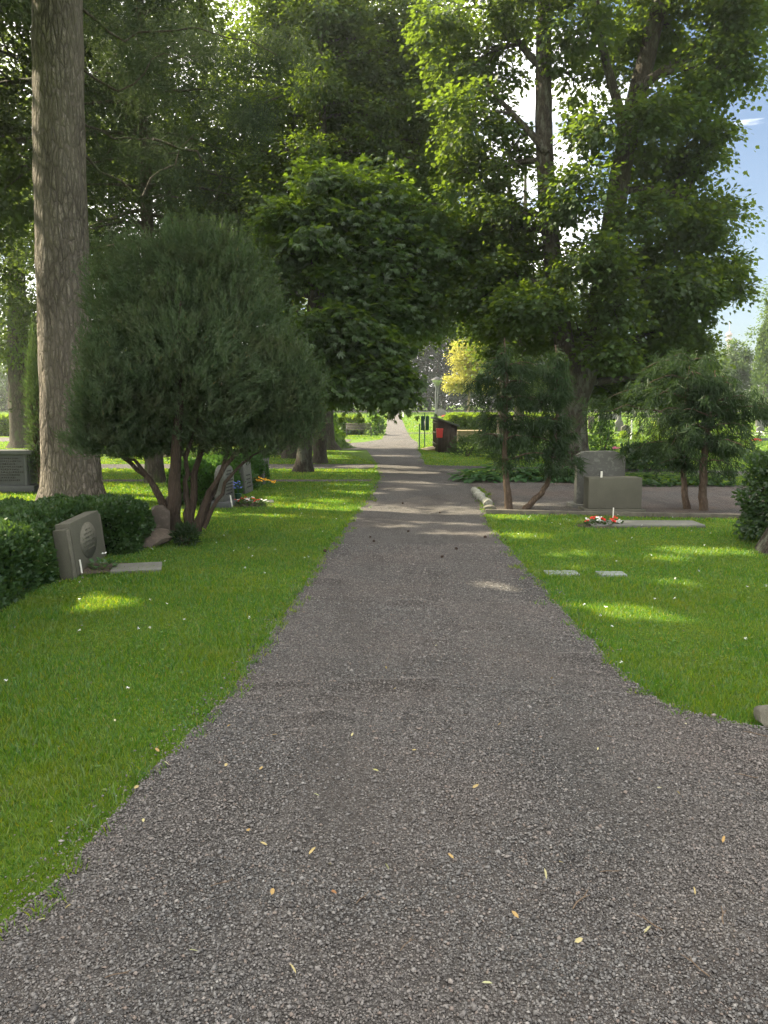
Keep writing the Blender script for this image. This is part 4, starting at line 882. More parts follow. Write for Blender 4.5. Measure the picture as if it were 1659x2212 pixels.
# the leaning stone with an oval
near, far = gp(158, 1252), gp(229, 1201)
mid = (near+far)/2; ang = math.atan2(far.y-near.y, far.x-near.x); w = (far-near).length
root = empty('oval_gravestone', 'low wide olive-grey gravestone with a rough oval panel leaning before the hedge', 'gravestone', (mid.x, mid.y, -.02), ang)
root.rotation_euler = (math.radians(-6), 0, ang)
o = part('slab', prism(rect(w-.22, .56), -.02, .125), M['stone_olive'], root, bevel=.008)
for s_ in (-1, 1):
    mb = MB(); c = s_*(w/2-.055); mb.box(c-.057,.0,0,c+.055,.12,.515); part('side_pilaster', mb, M['stone_olive'], root, bevel=.006)
    mb = MB(); mb.box(c-.05,-.012,0.01,c+.05,-.001,.505); part('rough_strip', mb, M['stone_rough'], root, bevel=.004)
mb = MB(); q = np.linspace(0, 2*math.pi, 41)[:-1]
mb = prism([(math.cos(a)*.30, .31+math.sin(a)*.185) for a in q], -.026, -.019); ov = part('oval_panel', mb, M['ink_pale'], o)
r_ = random.Random(3)
for z, span in ((.425,.16),(.385,.30),(.345,.40),(.305,.44),(.262,.40),(.218,.30)):
    mb = MB(); x = -span/2
    while x < span/2: l = r_.uniform(.008,.026); hz = r_.uniform(.006,.010); mb.box(x,-.028,z-hz,x+l,-.0255,z+hz); x += l+r_.choice([.008,.010,.012,.03])
    part('lettering', mb, M['stone_olive'], ov)
lp = gp(296, 1230)
root = empty('ledger_stone', 'flat grey ledger slab on bare soil before the oval gravestone', 'grave slab', (lp.x, lp.y, 0), .25)
mb = MB(); mb.box(-.25,-.21,-.02,.25,.21,.035); part('slab', mb, M['stone_ledger'], root, bevel=.012)
tag(obj('soil_bed', new_mesh('soil_bed', (lambda mb: mb.add([(lp.x-.95+.0*math.cos(a)+ .02 + (1.06*math.cos(a)*.55+.35), lp.y+.33*math.sin(a)*(1+.15*math.sin(3*a)), .02) for a in np.linspace(0,2*math.pi,25)[:-1]] + [(lp.x-.55, lp.y, .045)], [(i,(i+1)%24,24) for i in range(24)]))(MB()), M['soil'], True)), 'dark bare soil around the flat slab by the oval gravestone', 'soil bed')
def candle(label, px, py, h, r, rz=0, lean=0.0, z=0.0, loc=None):
    b = Vector(loc) if loc else gp(px, py); root = empty('grave_candle', label, 'candle', (b.x, b.y, z or b.z)); mb = MB()
    mb.tube([(0,0,-.02),(lean*.5,0,h*.5),(lean,0,h)], [r,r,r*.9], 10); part('stick', mb, M['candle_white'], root, True)
    mb = MB(); mb.tube([(lean,0,h-.002),(lean,0,h+r*.8)], [r*.35,r*.2], 6); part('wick', mb, M['ink'], root)
candle('thin white stick candle leaning in the soil before the oval gravestone', 178, 1243, .16, .009, lean=-.02)
def flowers(name, label, px, py, r, h, nl, cols, nb, ls=.06, bs=.03, leafm='leaf_shrub', bed=None, cat='flowers', z=0, loc=None):
    b = Vector(loc) if loc else gp(px, py); root = empty(name, label, cat, (b.x, b.y, b.z+z))
    if bed:
        mb = MB(); n = 20; mb.add([(math.cos(a)*bed[0], math.sin(a)*bed[1], .006) for a in np.linspace(0,2*math.pi,n+1)[:-1]]+[(0,0,.05)], [(i,(i+1)%n,n) for i in range(n)])
        part('soil', mb, M['soil'], root, True)
    lb = MB(); a = rng.uniform(0,6.28,nl); q = rng.random(nl)**.5
    leaves(lb, np.stack([np.cos(a)*q*r, np.sin(a)*q*r*.7, rng.uniform(.2,1,nl)*h*(1-.5*q)],-1), np.stack([np.cos(a),np.sin(a),rng.normal(.3,.3,nl)],-1), np.stack([rng.normal(0,.4,nl),rng.normal(0,.4,nl),np.ones(nl)],-1), ls*rng.uniform(.6,1.2,nl), 'oval')
    part('leaves', lb, M[leafm], root)
    for c in cols:
        for k in range(nb):
            mb = MB()
            a0 = rng.uniform(0,6.28); q = rng.random()**.5; cx, cy, cz = math.cos(a0)*q*r, math.sin(a0)*q*r*.7, h*(1.05-.4*q*q)+rng.normal(0,.01)
            aa = np.arange(6)*math.pi/3+rng.uniform(0,1); tl = rng.normal(0,.4,2)
            leaves(mb, np.tile([cx,cy,cz],(6,1)), np.stack([np.cos(aa),np.sin(aa),np.full(6,.3)+np.cos(aa)*tl[0]-.3*np.sin(aa)],-1), np.tile([tl[0],-.6+tl[1],1.],(6,1)), np.full(6,bs), 'oval')
            part('bloom', mb, M[c], root, label=c.replace('petal_','')+' bloom')
    return root
flowers('rose_plant', 'young leafy rose plant with one pale bloom before the oval gravestone', 224, 1232, .13, .17, 60, ['petal_white'], 1, .06, .03, 'leaf_hosta', cat='plant')
# broken stones under the juniper
def rock(name, label, loc, sz, rz, m, rx=0, ry=0, cat='stone', seed=0, cuts=2, sub=.0):
    b = bmesh.new(); bmesh.ops.create_icosphere(b, subdivisions=3, radius=1); r = np.random.default_rng(seed+3)
    pl = [(unit(r.normal(size=3)), r.uniform(.62,.85)) for _ in range(14)]
    for v in b.verts:
        p = np.array(v.co)
        for n_, dd in pl:
            e = p@n_-dd
            if e > 0: p = p-n_*e
        v.co = Vector(p)*1.2+Vector(r.normal(0,.012,3))
    me = bpy.data.meshes.new(name); b.to_mesh(me); b.free(); me.materials.append(m)
    for v in me.vertices: v.co = (v.co.x*sz[0], v.co.y*sz[1], v.co.z*sz[2])
    o = obj(name, me); o.location = loc; o.rotation_euler = (rx, ry, rz); return tag(o, label, cat)
p_ = gp(346, 1163); stone('stone_post', 'short weathered brown stone post standing against the juniper stems', (p_.x,p_.y,0), [(-.12,0),(.12,0),(.13,.36),(.05,.43),(-.06,.42),(-.13,.34)], .2, M['stone_brown'], .35, bevel=.015, cat='stone')
p_ = gp(368, 1150); stone('stone_post', 'pointed brown stone half hidden behind the juniper stem', (p_.x,p_.y+.1,0), [(-.11,0),(.11,0),(.11,.4),(.03,.56),(-.11,.42)], .14, M['stone_brown'], .1, bevel=.015, cat='stone')
p_ = gp(326, 1180); rock('fallen_slab', 'fallen brown stone slab lying before the short stone post', (p_.x,p_.y,.07), (.24,.17,.09), .6, M['stone_brown'], .3, -.25, 'stone', 4)
# arched stone etc. down the left row (they face the path)
rzp = math.radians(85)
a_ = gp(492, 1092)
stone('arched_gravestone', 'grey arched gravestone with dark lettering behind the juniper stems', (a_.x-.05,a_.y,0), arch(.66,.62,.22), .17, M['stone_grey'], rzp, 0, (.86,.42,.1), M['stone_dark'], .012, None, 'gravestone', (8,.5,.12,.52))
candle('white candle standing at the foot of the arched gravestone', 0, 0, .22, .014, loc=(a_.x+.15,a_.y-.36,0), lean=-.03)
root = flowers('flower_bed', 'bed of red and white flowers at the foot of the arched gravestone', 0, 0, .36, .12, 200, ['petal_red','petal_white'], 9, .07, .035, bed=(.48,.34), loc=tuple(gp(535,1092)))
v_ = gp(515, 1090); root = empty('flower_vase', 'dark green vase with blue flowers beside the arched gravestone', 'vase', v_)
mb = MB(); mb.tube([(0,0,-.02),(0,0,.08),(0,0,.20)], [.035,.05,.06], 12); part('pot', mb, M['green_paint'], root, True)
mb = MB(); aa = rng.uniform(0,6.28,26); leaves(mb, np.stack([np.cos(aa)*.05,np.sin(aa)*.05,rng.uniform(.28,.42,26)],-1), np.stack([np.cos(aa),np.sin(aa),np.full(26,.3)],-1), np.tile([0,-.4,1.],(26,1)), .05, 'oval'); part('blooms', mb, M['petal_blue'], root)
mb = MB()
for q in range(6): mb.tube([(0,0,.18),(rng.normal(0,.03),rng.normal(0,.03),.36)], .004, 5)
part('stalks', mb, M['green_paint'], root)
l2 = gp(558, 1086); root = empty('ledger_stone', 'small flat slab sunk in the grass beside the red and white flowers', 'grave slab', l2, .15); mb = MB(); mb.box(-.28,-.2,-.02,.28,.2,.03); part('slab', mb, M['stone_ledger'], root, bevel=.01)
b_ = gp(540, 1064); stone('slim_gravestone', 'slim grey gravestone leaning left, between the arched stone and the pansies', (b_.x-.1,b_.y,0), rect(.62,.66,.93), .19, M['stone_grey'], rzp, math.radians(-4), None, None, .01, None, 'gravestone', (4,.4,.12,.36))
c_ = gp(571, 1046); stone('slim_gravestone', 'upright pale grey gravestone at the far end of the row by the narrow path', (c_.x-.05,c_.y,0), rect(.62,.60), .20, M['stone_grey'], rzp, 0, None, None, .01, None, 'gravestone', (5,.4,.15,.5))
flowers('pansies', 'yellow pansies blooming before the two slim gravestones', 564, 1056, .30, .22, 130, ['petal_yellow'], 16, .06, .055, 'leaf_hosta')
# dark stone with oval bed
g_ = gp(604, 981); stone('dark_gravestone', 'dark wide gravestone behind the chestnut with a planted border at its foot', (g_.x,g_.y,0), rect(.96,.62), .2, M['stone_black'], .1, 0, (1.1,.3,.06))
flowers('planted_border', 'oval planted border at the foot of the dark wide gravestone', 0, 0, .62, .13, 160, ['petal_white'], 14, .08, .045, bed=(.95,.5), loc=(g_.x+.05, g_.y-.35, 0))
# left edge tombs
t_ = gp(20, 1062); root = empty('table_tomb', 'dark slate tomb with a corniced top and corner columns at the left edge', 'tomb', (t_.x,t_.y,0), .04)
mb = MB(); mb.box(-.62,-.26,0,.62,.26,.15); part('plinth', mb, M['stone_dark'], root, bevel=.012)
mb = MB(); mb.box(-.52,-.17,.151,.52,.2,.78); part('panel', mb, M['stone_dark'], root, bevel=.008)
for s_ in (-1,1):
    mb = MB(); mb.tube([(s_*.46,-.205,.152),(s_*.46,-.205,.2),(s_*.46,-.205,.72),(s_*.46,-.205,.779)], [.045,.036,.034,.045], 12); part('column', mb, M['stone_dark'], root, True)
mb = MB(); mb.box(-.60,-.26,.781,.60,.26,.87); part('cornice', mb, M['stone_dark'], root, bevel=.015)
[part('lettering', q_, M['stone_black'], root) for q_ in marks(9,.8,.25,.7,-.1715,.03,5)]
p_ = gp(120,1060); root = empty('grave_kerb','low grey kerb stone between the slate tomb and the pine','kerb',(p_.x-.3,p_.y,0)); mb=MB(); mb.box(-.5,-.12,-.02,.4,.12,.12); part('block', mb, M['stone_dark'], root, bevel=.01)
s1 = gp(58, 966); stone('tall_gravestone', 'tall reddish-brown gravestone standing before the thick trunk', tuple(s1), rect(.78,1.75,.97), .28, M['stone_brown'], .1, 0, (1.0,.5,.18))
candle('white grave candle at the foot of the tall reddish-brown gravestone', 0, 0, .34, .03, loc=(s1.x+.05, s1.y-.6, 0))
rock('small_boulder', 'small grey stone beside the candle of the tall gravestone', (s1.x-.3,s1.y-.55,.08), (.16,.12,.12), .3, M['stone_grey'], seed=9)
s1 = gp(13, 917+22); stone('dark_gravestone', 'small dark gravestone below the sunlit hedge at the far left edge', tuple(s1), rect(.72,.66), .22, M['stone_black'], 0, 0, (.9,.4,.08))

# right plot tomb
tb_ = gp(1324, 1106)
root = empty('block_tomb', 'pale plain block tomb with a shouldered stone behind it in the gravel plot', 'tomb', (tb_.x,tb_.y,0), -.02)
mb = MB(); mb.box(-.50,-.14,-.02,.50,.36,.06); part('plinth', mb, M['stone_olive'], root, bevel=.01)
mb = MB(); mb.box(-.435,-.10,.061,.435,.26,.575); part('block', mb, M['stone_olive'], root, bevel=.012)
root = stone('headstone', 'grey shouldered headstone standing just behind the pale block tomb', (tb_.x-.07,tb_.y+.62,0), [(-.41,0),(.41,0),(.41,.80),(.22,.90),(.16,.90),(-.02,.90),(-.30,.89),(-.41,.83)], .2, M['stone_grey'], -.02, 0, (1.0,.5,.08), None, .012)
candle('short white candle on top of the pale block tomb', 0, 0, .10, .018, loc=(tb_.x-.215,tb_.y-.02,.575), z=.575)
flowers('pink_bouquet', 'small pink bouquet on the shoulder of the headstone behind the block tomb', 0, 0, .07, .06, 16, ['petal_pink'], 8, .04, .03, loc=(tb_.x+.18,tb_.y+.62,.98), z=0)
ld = gp(1390, 1135); root = empty('ledger_stone', 'long flat grey slab in the lawn before the block tomb', 'grave slab', (ld.x,ld.y,0), -.02); mb = MB(); mb.box(-.80,-.25,-.02,.80,.25,.045); part('slab', mb, M['stone_ledger'], root, bevel=.014)
flowers('flower_bed', 'bed of red flowers with white foliage before the block tomb', 1302, 1136, .26, .11, 170, ['petal_red','petal_white'], 11, .06, .042, bed=(.42,.3))
candle('thin white candle standing among the red flowers before the block tomb', 1324, 1128, .22, .009)
for px, py, w_, lab in ((1213,1240,.50,'pale flat plaque flush with the lawn nearest the path'),(1320,1242,.42,'pale flat plaque flush with the lawn, second from the path')):
    q = gp(px, py); root = empty('grass_plaque', lab, 'plaque', (q.x,q.y,0), -.03, 'flat plaques in the right lawn'); mb = MB(); mb.box(-w_/2*.66,-.10,-.02,w_/2*.66,.10,.022); part('slab', mb, M['stone_blue'], root, bevel=.01)
# timber edging of the plot
e0, e1 = gp(1048, 1110), gp(1600, 1121); dv = e1-e0; ln = dv.length
root = empty('timber_edging', 'grey board edging between the gravel plot and the lawn', 'edging', (e0+e1)/2, math.atan2(dv.y, dv.x))
k = 3
for q in range(k):
    mb = MB(); mb.box(-ln/2+q*ln/k+.004,-.03,-.03,-ln/2+(q+1)*ln/k-.004,.03,.075); part('board', mb, M['wood_board'], root, bevel=.006)
# mossy white edging stones
q0, q1 = gp(1026,1068), gp(1053,1096); mb = MB(); t_ = np.linspace(0,1,22)
P = np.stack([q0.x+(q1.x-q0.x)*t_+rng.normal(0,.012,22), q0.y+(q1.y-q0.y)*t_, np.full(22,.06)+rng.normal(0,.008,22)],-1)
P -= np.array([q0.x,q0.y,0]); mb.tube(P, .062*(1+.16*rng.normal(size=22)), 12, .10)
tag(obj('edging_log', new_mesh('edging_log', mb, M['stone_birch'], True), None, (q0.x,q0.y,0)), 'long pale lichen-spotted edging piece at the path corner of the plot', 'edging')
q = gp(1046, 1102); rock('edging_stone', 'small mossy edging stone at the near end of the long pale edging', (q.x+.10,q.y,.02), (.12,.09,.06), .3, M['stone_rough'], seed=14)
q = gp(1662, 1580); rock('boulder', 'grey boulder at the right edge between lawn and gravel', (q.x+.06,q.y+.05,.05), (.10,.095,.085), .4, M['stone_rough'], seed=21)

# ------------------------------------------------------------ shed and its surroundings
b_ = gp(967, 978); X0 = at(946, 978, b_.y).x; Y0 = b_.y; X1 = at(987, 978, Y0).x; Y1 = Y0+3.6
root = empty('tool_shed', 'small dark brown tool shed with a lean-to roof and open barred front', 'shed', ((X0+X1)/2, Y0, 0))
w = X1-X0; hL, hR = 1.38, 1.10
def px_(m): return m
mb = prism([(-w/2,0),(w/2,0),(w/2,hR),(-w/2,hL)], 0, .05); part('end_wall', mb, M['wood_shed'], root)
mb = MB()
for i in range(7):
    x = -w/2+.03+i*(w-.06)/6; zt = hL+(hR-hL)*(x+w/2)/w; mb.box(x-.012,-.014,.02,x+.012,-.001,zt-.03)
part('battens', mb, M['wood_shed'], root)
mb = prism([(-w/2,0),(w/2,0),(w/2,hR),(-w/2,hL)], 3.55, 3.6); part('end_wall', mb, M['wood_shed'], root)
mb = MB(); mb.box(w/2-.05,.051,0,w/2-.002,3.549,hR-.01); part('back_wall', mb, M['wood_shed'], root)
mb = MB(); o_ = .09
V = [(-w/2-o_,-o_,hL+.045),(w/2+o_,-o_,hR-.01),(w/2+o_,3.6+o_,hR-.01),(-w/2-o_,3.6+o_,hL+.045)]
V = V+[(x,y,z+.07) for x,y,z in V]; mb.add(V, [(0,3,2,1),(4,5,6,7),(0,1,5,4),(1,2,6,5),(2,3,7,6),(3,0,4,7)]); part('roof', mb, M['felt_roof'], root)
for i in range(5):
    mb = MB(); y = .055+i*.86; mb.box(-w/2,y,0,-w/2+.06,min(y+.06,3.545),hL-.03); part('post', mb, M['wood_trim'], root)
for z in (.30,.78,1.22):
    mb = MB(); mb.box(-w/2-.03,.06,z,-w/2-.002,3.54,z+.06); part('rail', mb, M['wood_trim'], root)
# red box hung on its end wall
q = at(949.5, 945.5, Y0-.14); root = empty('red_box', 'red lidded plastic box hanging on the end wall of the shed', 'box', (q.x, Y0-.13, q.z))
mb = MB(); V = [(-.115,-.10,0),(.115,-.10,0),(.115,.09,0),(-.115,.09,0),(-.135,-.115,.33),(.135,-.115,.33),(.135,.09,.33),(-.135,.09,.33)]
mb.add(V, [(0,3,2,1),(4,5,6,7),(0,1,5,4),(1,2,6,5),(2,3,7,6),(3,0,4,7)]); part('bin', mb, M['red_plastic'], root, bevel=.012)
mb = MB(); mb.box(-.15,-.135,.331,.15,.10,.385); part('lid', mb, M['red_plastic'], root, bevel=.015)
mb = MB(); mb.box(-.03,-.04,.386,.03,.02,.42); part('handle', mb, M['metal_dark'], root, bevel=.006)
# ramp board
q = gp(930, 972); root = empty('wooden_ramp', 'small tan board ramp lying at the open front of the shed', 'ramp', (q.x,q.y,0), .15)
mb = MB(); V = [(-.32,-.75,.015),(.27,-.75,.015),(.27,.75,.015),(-.32,.75,.015),(-.32,-.75,.03),(.27,-.75,.15),(.27,.75,.15),(-.32,.75,.03)]
mb.add(V, [(0,3,2,1),(4,5,6,7),(0,1,5,4),(1,2,6,5),(2,3,7,6),(3,0,4,7)]); part('deck', mb, M['wood_tan'], root, bevel=.006)
# notice post with two green panels
q = gp(917, 966); root = empty('green_signpost', 'dark green post carrying two upright green panels left of the shed', 'post', q)
mb = MB(); mb.tube([(0,0,-.05),(0,0,1.66)], .028, 10); part('post', mb, M['green_paint'], root, True)
for x in (-.10,.13):
    mb = MB(); mb.box(x-.085,-.05,.82,x+.085,-.03,1.52); part('panel', mb, M['green_paint'], root, bevel=.006)
    mb = MB(); mb.tube([(x,-.04,1.52),(x,-.04,1.60)], [.02,.004], 8); part('finial', mb, M['green_paint'], root)
mb = MB(); mb.box(-.02,-.075,.80,.03,-.052,1.36); part('strap', mb, M['metal_grey'], root)
# water pump
q = gp(906, 967); root = empty('water_tap', 'slim green water standpipe with a curved spout by the path', 'water tap', q)
mb = MB(); mb.tube([(0,0,-.05),(0,0,1.0),(0,0,1.14)], [.032,.03,.036], 10); part('pipe', mb, M['green_paint'], root, True)
mb = MB(); t_ = np.linspace(0, math.pi*.95, 10); mb.tube([(-.13+.13*math.cos(t)*1.0, -.02, 1.10+.07*math.sin(t)-.09*t/math.pi*2) for t in t_], .012, 8); part('spout', mb, M['metal_grey'], root, True)
mb = MB(); mb.tube([(.02,0,.92),(.09,0,.98),(.12,0,1.0)], [.012,.012,.02], 8); part('handle', mb, M['metal_dark'], root, True)
# planter box
q = at(1014, 942, 46); root = empty('wooden_planter', 'long brown wooden bin with a lid behind the shed', 'bin', (q.x,46,gz(0,46)), -.04)
mb = MB(); mb.box(-.72,-.4,0,.72,.4,.60); part('body', mb, M['wood_planter'], root, bevel=.01); mb = MB(); mb.box(-.76,-.44,.602,.76,.44,.66); part('lid', mb, M['wood_tan'], root, bevel=.01)
q = at(1070, 955, 41); stone('low_gravestone', 'low grey gravestone with a pale weathered gabled top behind the left conifers', (q.x,41,gz(0,41)), [(-.52,0),(.52,0),(.52,.46),(.60,.48),(.60,.54),(0,.64),(-.60,.54),(-.60,.48),(-.52,.46)], .4, M['stone_rough'])
# bench
q = at(775, 941, 53); zb = gz(0,53); root = empty('park_bench', 'slatted wooden park bench with metal frame before the sunlit hedge', 'bench', (q.x,53,zb), .12)
for s_ in (-1,1):
    mb = MB(); mb.tube([(s_*.82,-.32,0),(s_*.82,-.30,.42),(s_*.82,-.28,.62),(s_*.82,.10,.64)], .022, 8); part('arm_frame', mb, M['metal_dark'], root, True)
    mb = MB(); mb.tube([(s_*.80,.24,0),(s_*.80,.14,.42),(s_*.80,.28,.88)], .022, 8); part('leg', mb, M['metal_dark'], root, True)
mb = MB()
for i in range(5): mb.box(-.85,-.28+i*.09,.425,.85,-.21+i*.09,.455)
part('seat', mb, M['wood_bench'], root)
mb = MB()
for i in range(4): y = .15+.035*i; mb.box(-.85,y-.012,.50+i*.10,.85,y+.012,.57+i*.10)
part('backrest', mb, M['wood_bench'], root)
# lamp
q = at(896/3.016/1.649+1250/1.649, 930, 50); xL = at(944, 820, 50).x; zt = at(941, 833, 50).z; g0 = gz(0,50); xb = at(941, 905, 50).x
root = empty('street_lamp', 'park lamp with a conical glass shade on twin slim poles behind the shed', 'street lamp', (xb,50,g0))
mb = MB(); mb.tube([(-.05,0,-.1),(-.02,0,1.4),(xL-xb-.06,0,zt-g0)], [.045,.040,.032], 10); part('pole', mb, M['metal_grey'], root, True)
mb = MB(); mb.tube([(.05,.05,-.1),(.04,.05,1.2),(xL-xb+.08,0,zt-g0)], [.035,.035,.030], 10); part('pole', mb, M['metal_grey'], root, True)
mb = MB(); x = xL-xb; mb.tube([(x,0,zt-g0),(x,0,zt-g0+.34)], [.13,.34], 20); part('lamp_glass', mb, M['lamp_glass'], root, True)
mb = MB(); mb.tube([(x,0,zt-g0+.342),(x,0,zt-g0+.37),(x,0,zt-g0+.52),(x,0,zt-g0+.56)], [.40,.38,.10,.03], 20); part('lamp_shade', mb, M['metal_dark'], root, True)

# ------------------------------------------------------------ far cemetery lawns
def farstone(label, px, d, wpx, top, outline=None, m='stone_grey', th=.2, rz=0, name='gravestone', base=True, group='far gravestones'):
    z = gz(0, d); p = at(px, 900, d); w = wpx*d/F; h = at(px, top, d).z - z
    ol = {'rect': rect(w, h), 'arch': arch(w, h, w*.35), 'gable': [(-w/2,0),(w/2,0),(w/2,h*.8),(0,h),(-w/2,h*.8)],
          'obelisk': [(-w/2,0),(w/2,0),(w/2,h*.42),(w*.22,h*.58),(w*.16,h),(-w*.16,h),(-w*.22,h*.58),(-w/2,h*.42)],
          'cross': [(-w/2,0),(w/2,0),(w/2,h*.4),(w*.14,h*.45),(w*.14,h*.68),(w*.4,h*.68),(w*.4,h*.82),(w*.14,h*.82),(w*.14,h),(-w*.14,h),(-w*.14,h*.82),(-w*.4,h*.82),(-w*.4,h*.68),(-w*.14,h*.68),(-w*.14,h*.45),(-w/2,h*.4)],
          'shoulder': [(-w*.38,0),(w*.38,0),(w*.38,h*.45),(w/2,h*.5),(w/2,h),(-w/2,h),(-w/2,h*.5),(-w*.38,h*.45)]}[outline or 'rect']
    return stone(name, label, (p.x, d, z), ol, max(th, w*.3), M[m], rz, 0, None, None, .012, group)
farstone('grey shouldered gravestone far behind the maple trunk', 1301, 66, 17, 894, 'shoulder')
farstone('tall stepped obelisk gravestone between the maple and the slim conifer', 1338, 60, 17, 886, 'obelisk')
farstone('dark gabled gravestone right of the obelisk', 1352, 52, 18, 917, 'gable', 'stone_olive')
farstone('low wide grey gravestone behind the obelisk', 1322, 84, 30, 893, 'rect')
farstone('small brown gravestone close to the maple trunk', 1277, 64, 12, 899, 'rect', 'stone_brown')
farstone('small arched grey gravestone seen through the slim conifer', 1429, 70, 14, 901, 'arch')
farstone('square grey gravestone at the far right edge below the thuja', 1647, 68, 26, 906, 'rect')
farstone('low stone in front of the square gravestone at the far right edge', 1644, 61, 16, 921, 'arch', 'stone_grey')
farstone('dark low gravestone with white flowers at the right edge', 1652, 47, 36, 946, 'rect', 'stone_dark')
farstone('pale squat gravestone right of the lamp pole', 952, 96, 21, 883, 'arch')
farstone('dark blue-grey gravestone left of the golden tree', 1002, 88, 24, 893, 'rect', 'stone_dark')
farstone('small grey gravestone at the end of the far path', 880, 100, 8, 886, 'rect')
farstone('brown gravestone behind the leaning conifer', 1150, 62, 16, 905, 'arch', 'stone_brown')
farstone('sunlit brown gravestone seen left of the maple trunk', 1186, 50, 18, 928, 'gable', 'stone_rough')
farstone('grey gravestone on the left sunlit lawn beyond the juniper', 470, 58, 20, 915, 'rect')
farstone('round-topped gravestone on the left sunlit lawn', 540, 64, 18, 909, 'arch')
farstone('slim cross gravestone far across the right lawn', 1395, 90, 14, 884, 'cross')
q = at(1363.6, 930, 49); mb = MB(); mb.tube([(0,0,-.05),(.01,0,.6),(0,0,1.25)], [.055,.05,.04], 8); o = tag(obj('white_post', new_mesh('white_post', mb, M['white'], True)), 'slim white post between the two round bright shrubs', 'post'); o.location = (q.x,49,gz(0,49))
q = at(855, 905, 82)
def vase(label, px, d, h, c='white', kind='petal_white'):
    q = at(px, 900, d); root = empty('grave_vase', label, 'vase', (q.x, d, gz(0, d))); mb = MB(); mb.tube([(0,0,0),(0,0,h*.5),(0,0,h*.8),(0,0,h)], [h*.14,h*.17,h*.09,h*.11], 10); part('jar', mb, M[c], root, True)
    mb = MB(); aa = rng.uniform(0,6.28,14); leaves(mb, np.stack([np.cos(aa)*h*.1,np.sin(aa)*h*.1,np.full(14,h)],-1), np.stack([np.cos(aa),np.sin(aa),np.full(14,.5)],-1), np.tile([0,-.5,1.],(14,1)), h*.22, 'oval'); part('blooms', mb, M[kind], root)
vase('small white vase beside the far end of the path', 871, 92, .55)
vase('white vase beside the golden tree', 1005, 84, .5)
flowers('orange_flowers', 'orange flowers on the far lawn right of the lamp pole', 0, 0, .45, .4, 60, ['petal_orange'], 16, .2, .14, loc=(at(957,900,90).x, 86, gz(0,86)))
flowers('orange_flowers', 'orange flowers before the blue-grey gravestone by the golden tree', 0, 0, .6, .5, 60, ['petal_orange'], 16, .2, .14, loc=(at(982,900,84).x, 84, gz(0,84)))
flowers('white_flowers', 'white flowers beside the dark low gravestone at the right edge', 0, 0, .3, .55, 40, ['petal_white'], 14, .12, .10, loc=(at(1640,950,46).x, 46, gz(0,46)))
flowers('red_flowers', 'red flowers at the foot of the dark low gravestone at the right edge', 0, 0, .3, .2, 40, ['petal_red'], 14, .12, .08, loc=(at(1632,955,44).x, 44, gz(0,44)))

# golden sapling
xg = at(1010, 900, 70).x; z0 = gz(0, 70)
simple_tree('golden_tree', 'small golden-leaved tree glowing in the sun behind the shed', xg, 70, 7.4, .12,
   [((xg-.4,70,z0+4.2),(1.6,1.6,1.1),60),((xg+.9,70,z0+4.6),(1.5,1.5,1.1),56),((xg+.1,69.7,z0+5.6),(1.7,1.6,1.1),64),((xg-.5,70,z0+6.6),(1.1,1.1,.9),30),((xg+.9,70,z0+6.9),(1.2,1.1,.9),34),((xg-1.3,70,z0+3.6),(.9,.9,.5),18),((xg+1.5,70,z0+3.7),(1,.9,.6),20)], M['leaf_gold'], M['bark_golden'], .19, 24, .5, shape='kite')
# right far trees
def far_tree(name, label, px, d, wpx, top, leafm, ls, n, group=None, trunk=.25, low=.18, shape='kite', cat='tree', conical=False):
    z = gz(0, d); x = at(px, 900, d).x; h = at(px, top, d).z - z; w = wpx*d/F/2
    root = empty(name, label, cat, (x, d, z), group=group)
    tb = MB(); tb.tube([(0,0,-.1),(0,0,h*.15),(.05*w,0,h*.5),(0,0,h*.92)], [trunk*1.2,trunk,trunk*.6,trunk*.12], 10)
    nb = 12 if not conical else 1; lb = MB()
    if conical:
        t = rng.random(n)**.75; a = rng.uniform(0,6.28,n); q = rng.random(n)**.3
        prof = w*(np.sin(np.pi*np.clip(t*.86+.16,0,1))**.55); lump = 1+.14*np.sin(a*5+t*14)
        p = np.stack([np.cos(a)*prof*q*lump, np.sin(a)*prof*q*lump, t*h+.1],-1)
        leaves(lb, p, np.stack([np.cos(a)*.5,np.sin(a)*.5,np.ones(n)*.8],-1)+rng.normal(0,.3,(n,3)), np.stack([np.cos(a),np.sin(a),np.full(n,.3)],-1)+rng.normal(0,.4,(n,3)), ls*rng.uniform(.6,1.3,n), shape)
    else:
        bls = []
        for i in range(nb):
            a = i*2.4; t = (i+.5)/nb; rr = w*.62*math.sin(math.pi*min(1, t*.8+.22))**.6
            bls.append(((math.cos(a)*rr, math.sin(a)*rr, h*(low+.12+(.82-low)*t)), (w*.48, w*.48, h*.13), max(6, n//(nb*26))))
        bls.append(((0,0,h*(low+.5)), (w*.7,w*.7,h*.28), max(10, n//(2*26))))
        for c, r, k in bls: tb.tube(curve((0,0,max(h*.15, c[2]-h*.15)), c, 5, .05), np.linspace(trunk*.35,trunk*.08,5), 6)
        C, Dv = blob_pts(bls, 2.4); m = len(C)*26; ci = np.repeat(np.arange(len(C)), 26)
        off = rng.normal(0,.5,(m,3))*np.array([1,1,.6])*(w*.17); p = C[ci]+off; p[:,2] = np.maximum(p[:,2], h*low*.8)
        leaves(lb, p, off/(w*.17)+Dv[ci]*.5+rng.normal(0,.4,(m,3))-np.array([0,0,.3]), np.stack([rng.normal(0,.5,m),rng.normal(0,.5,m),np.ones(m)],-1)+Dv[ci]*.3, ls*rng.uniform(.6,1.3,m), shape)
    part('trunk', tb, M['bark_dark'], root, True); part('crown', lb, leafm, root); return root
far_tree('round_tree', 'round-crowned tree at the right below the radio mast', 1580, 86, 104, 741, M['leaf_far'], .26, 9000, low=.05)
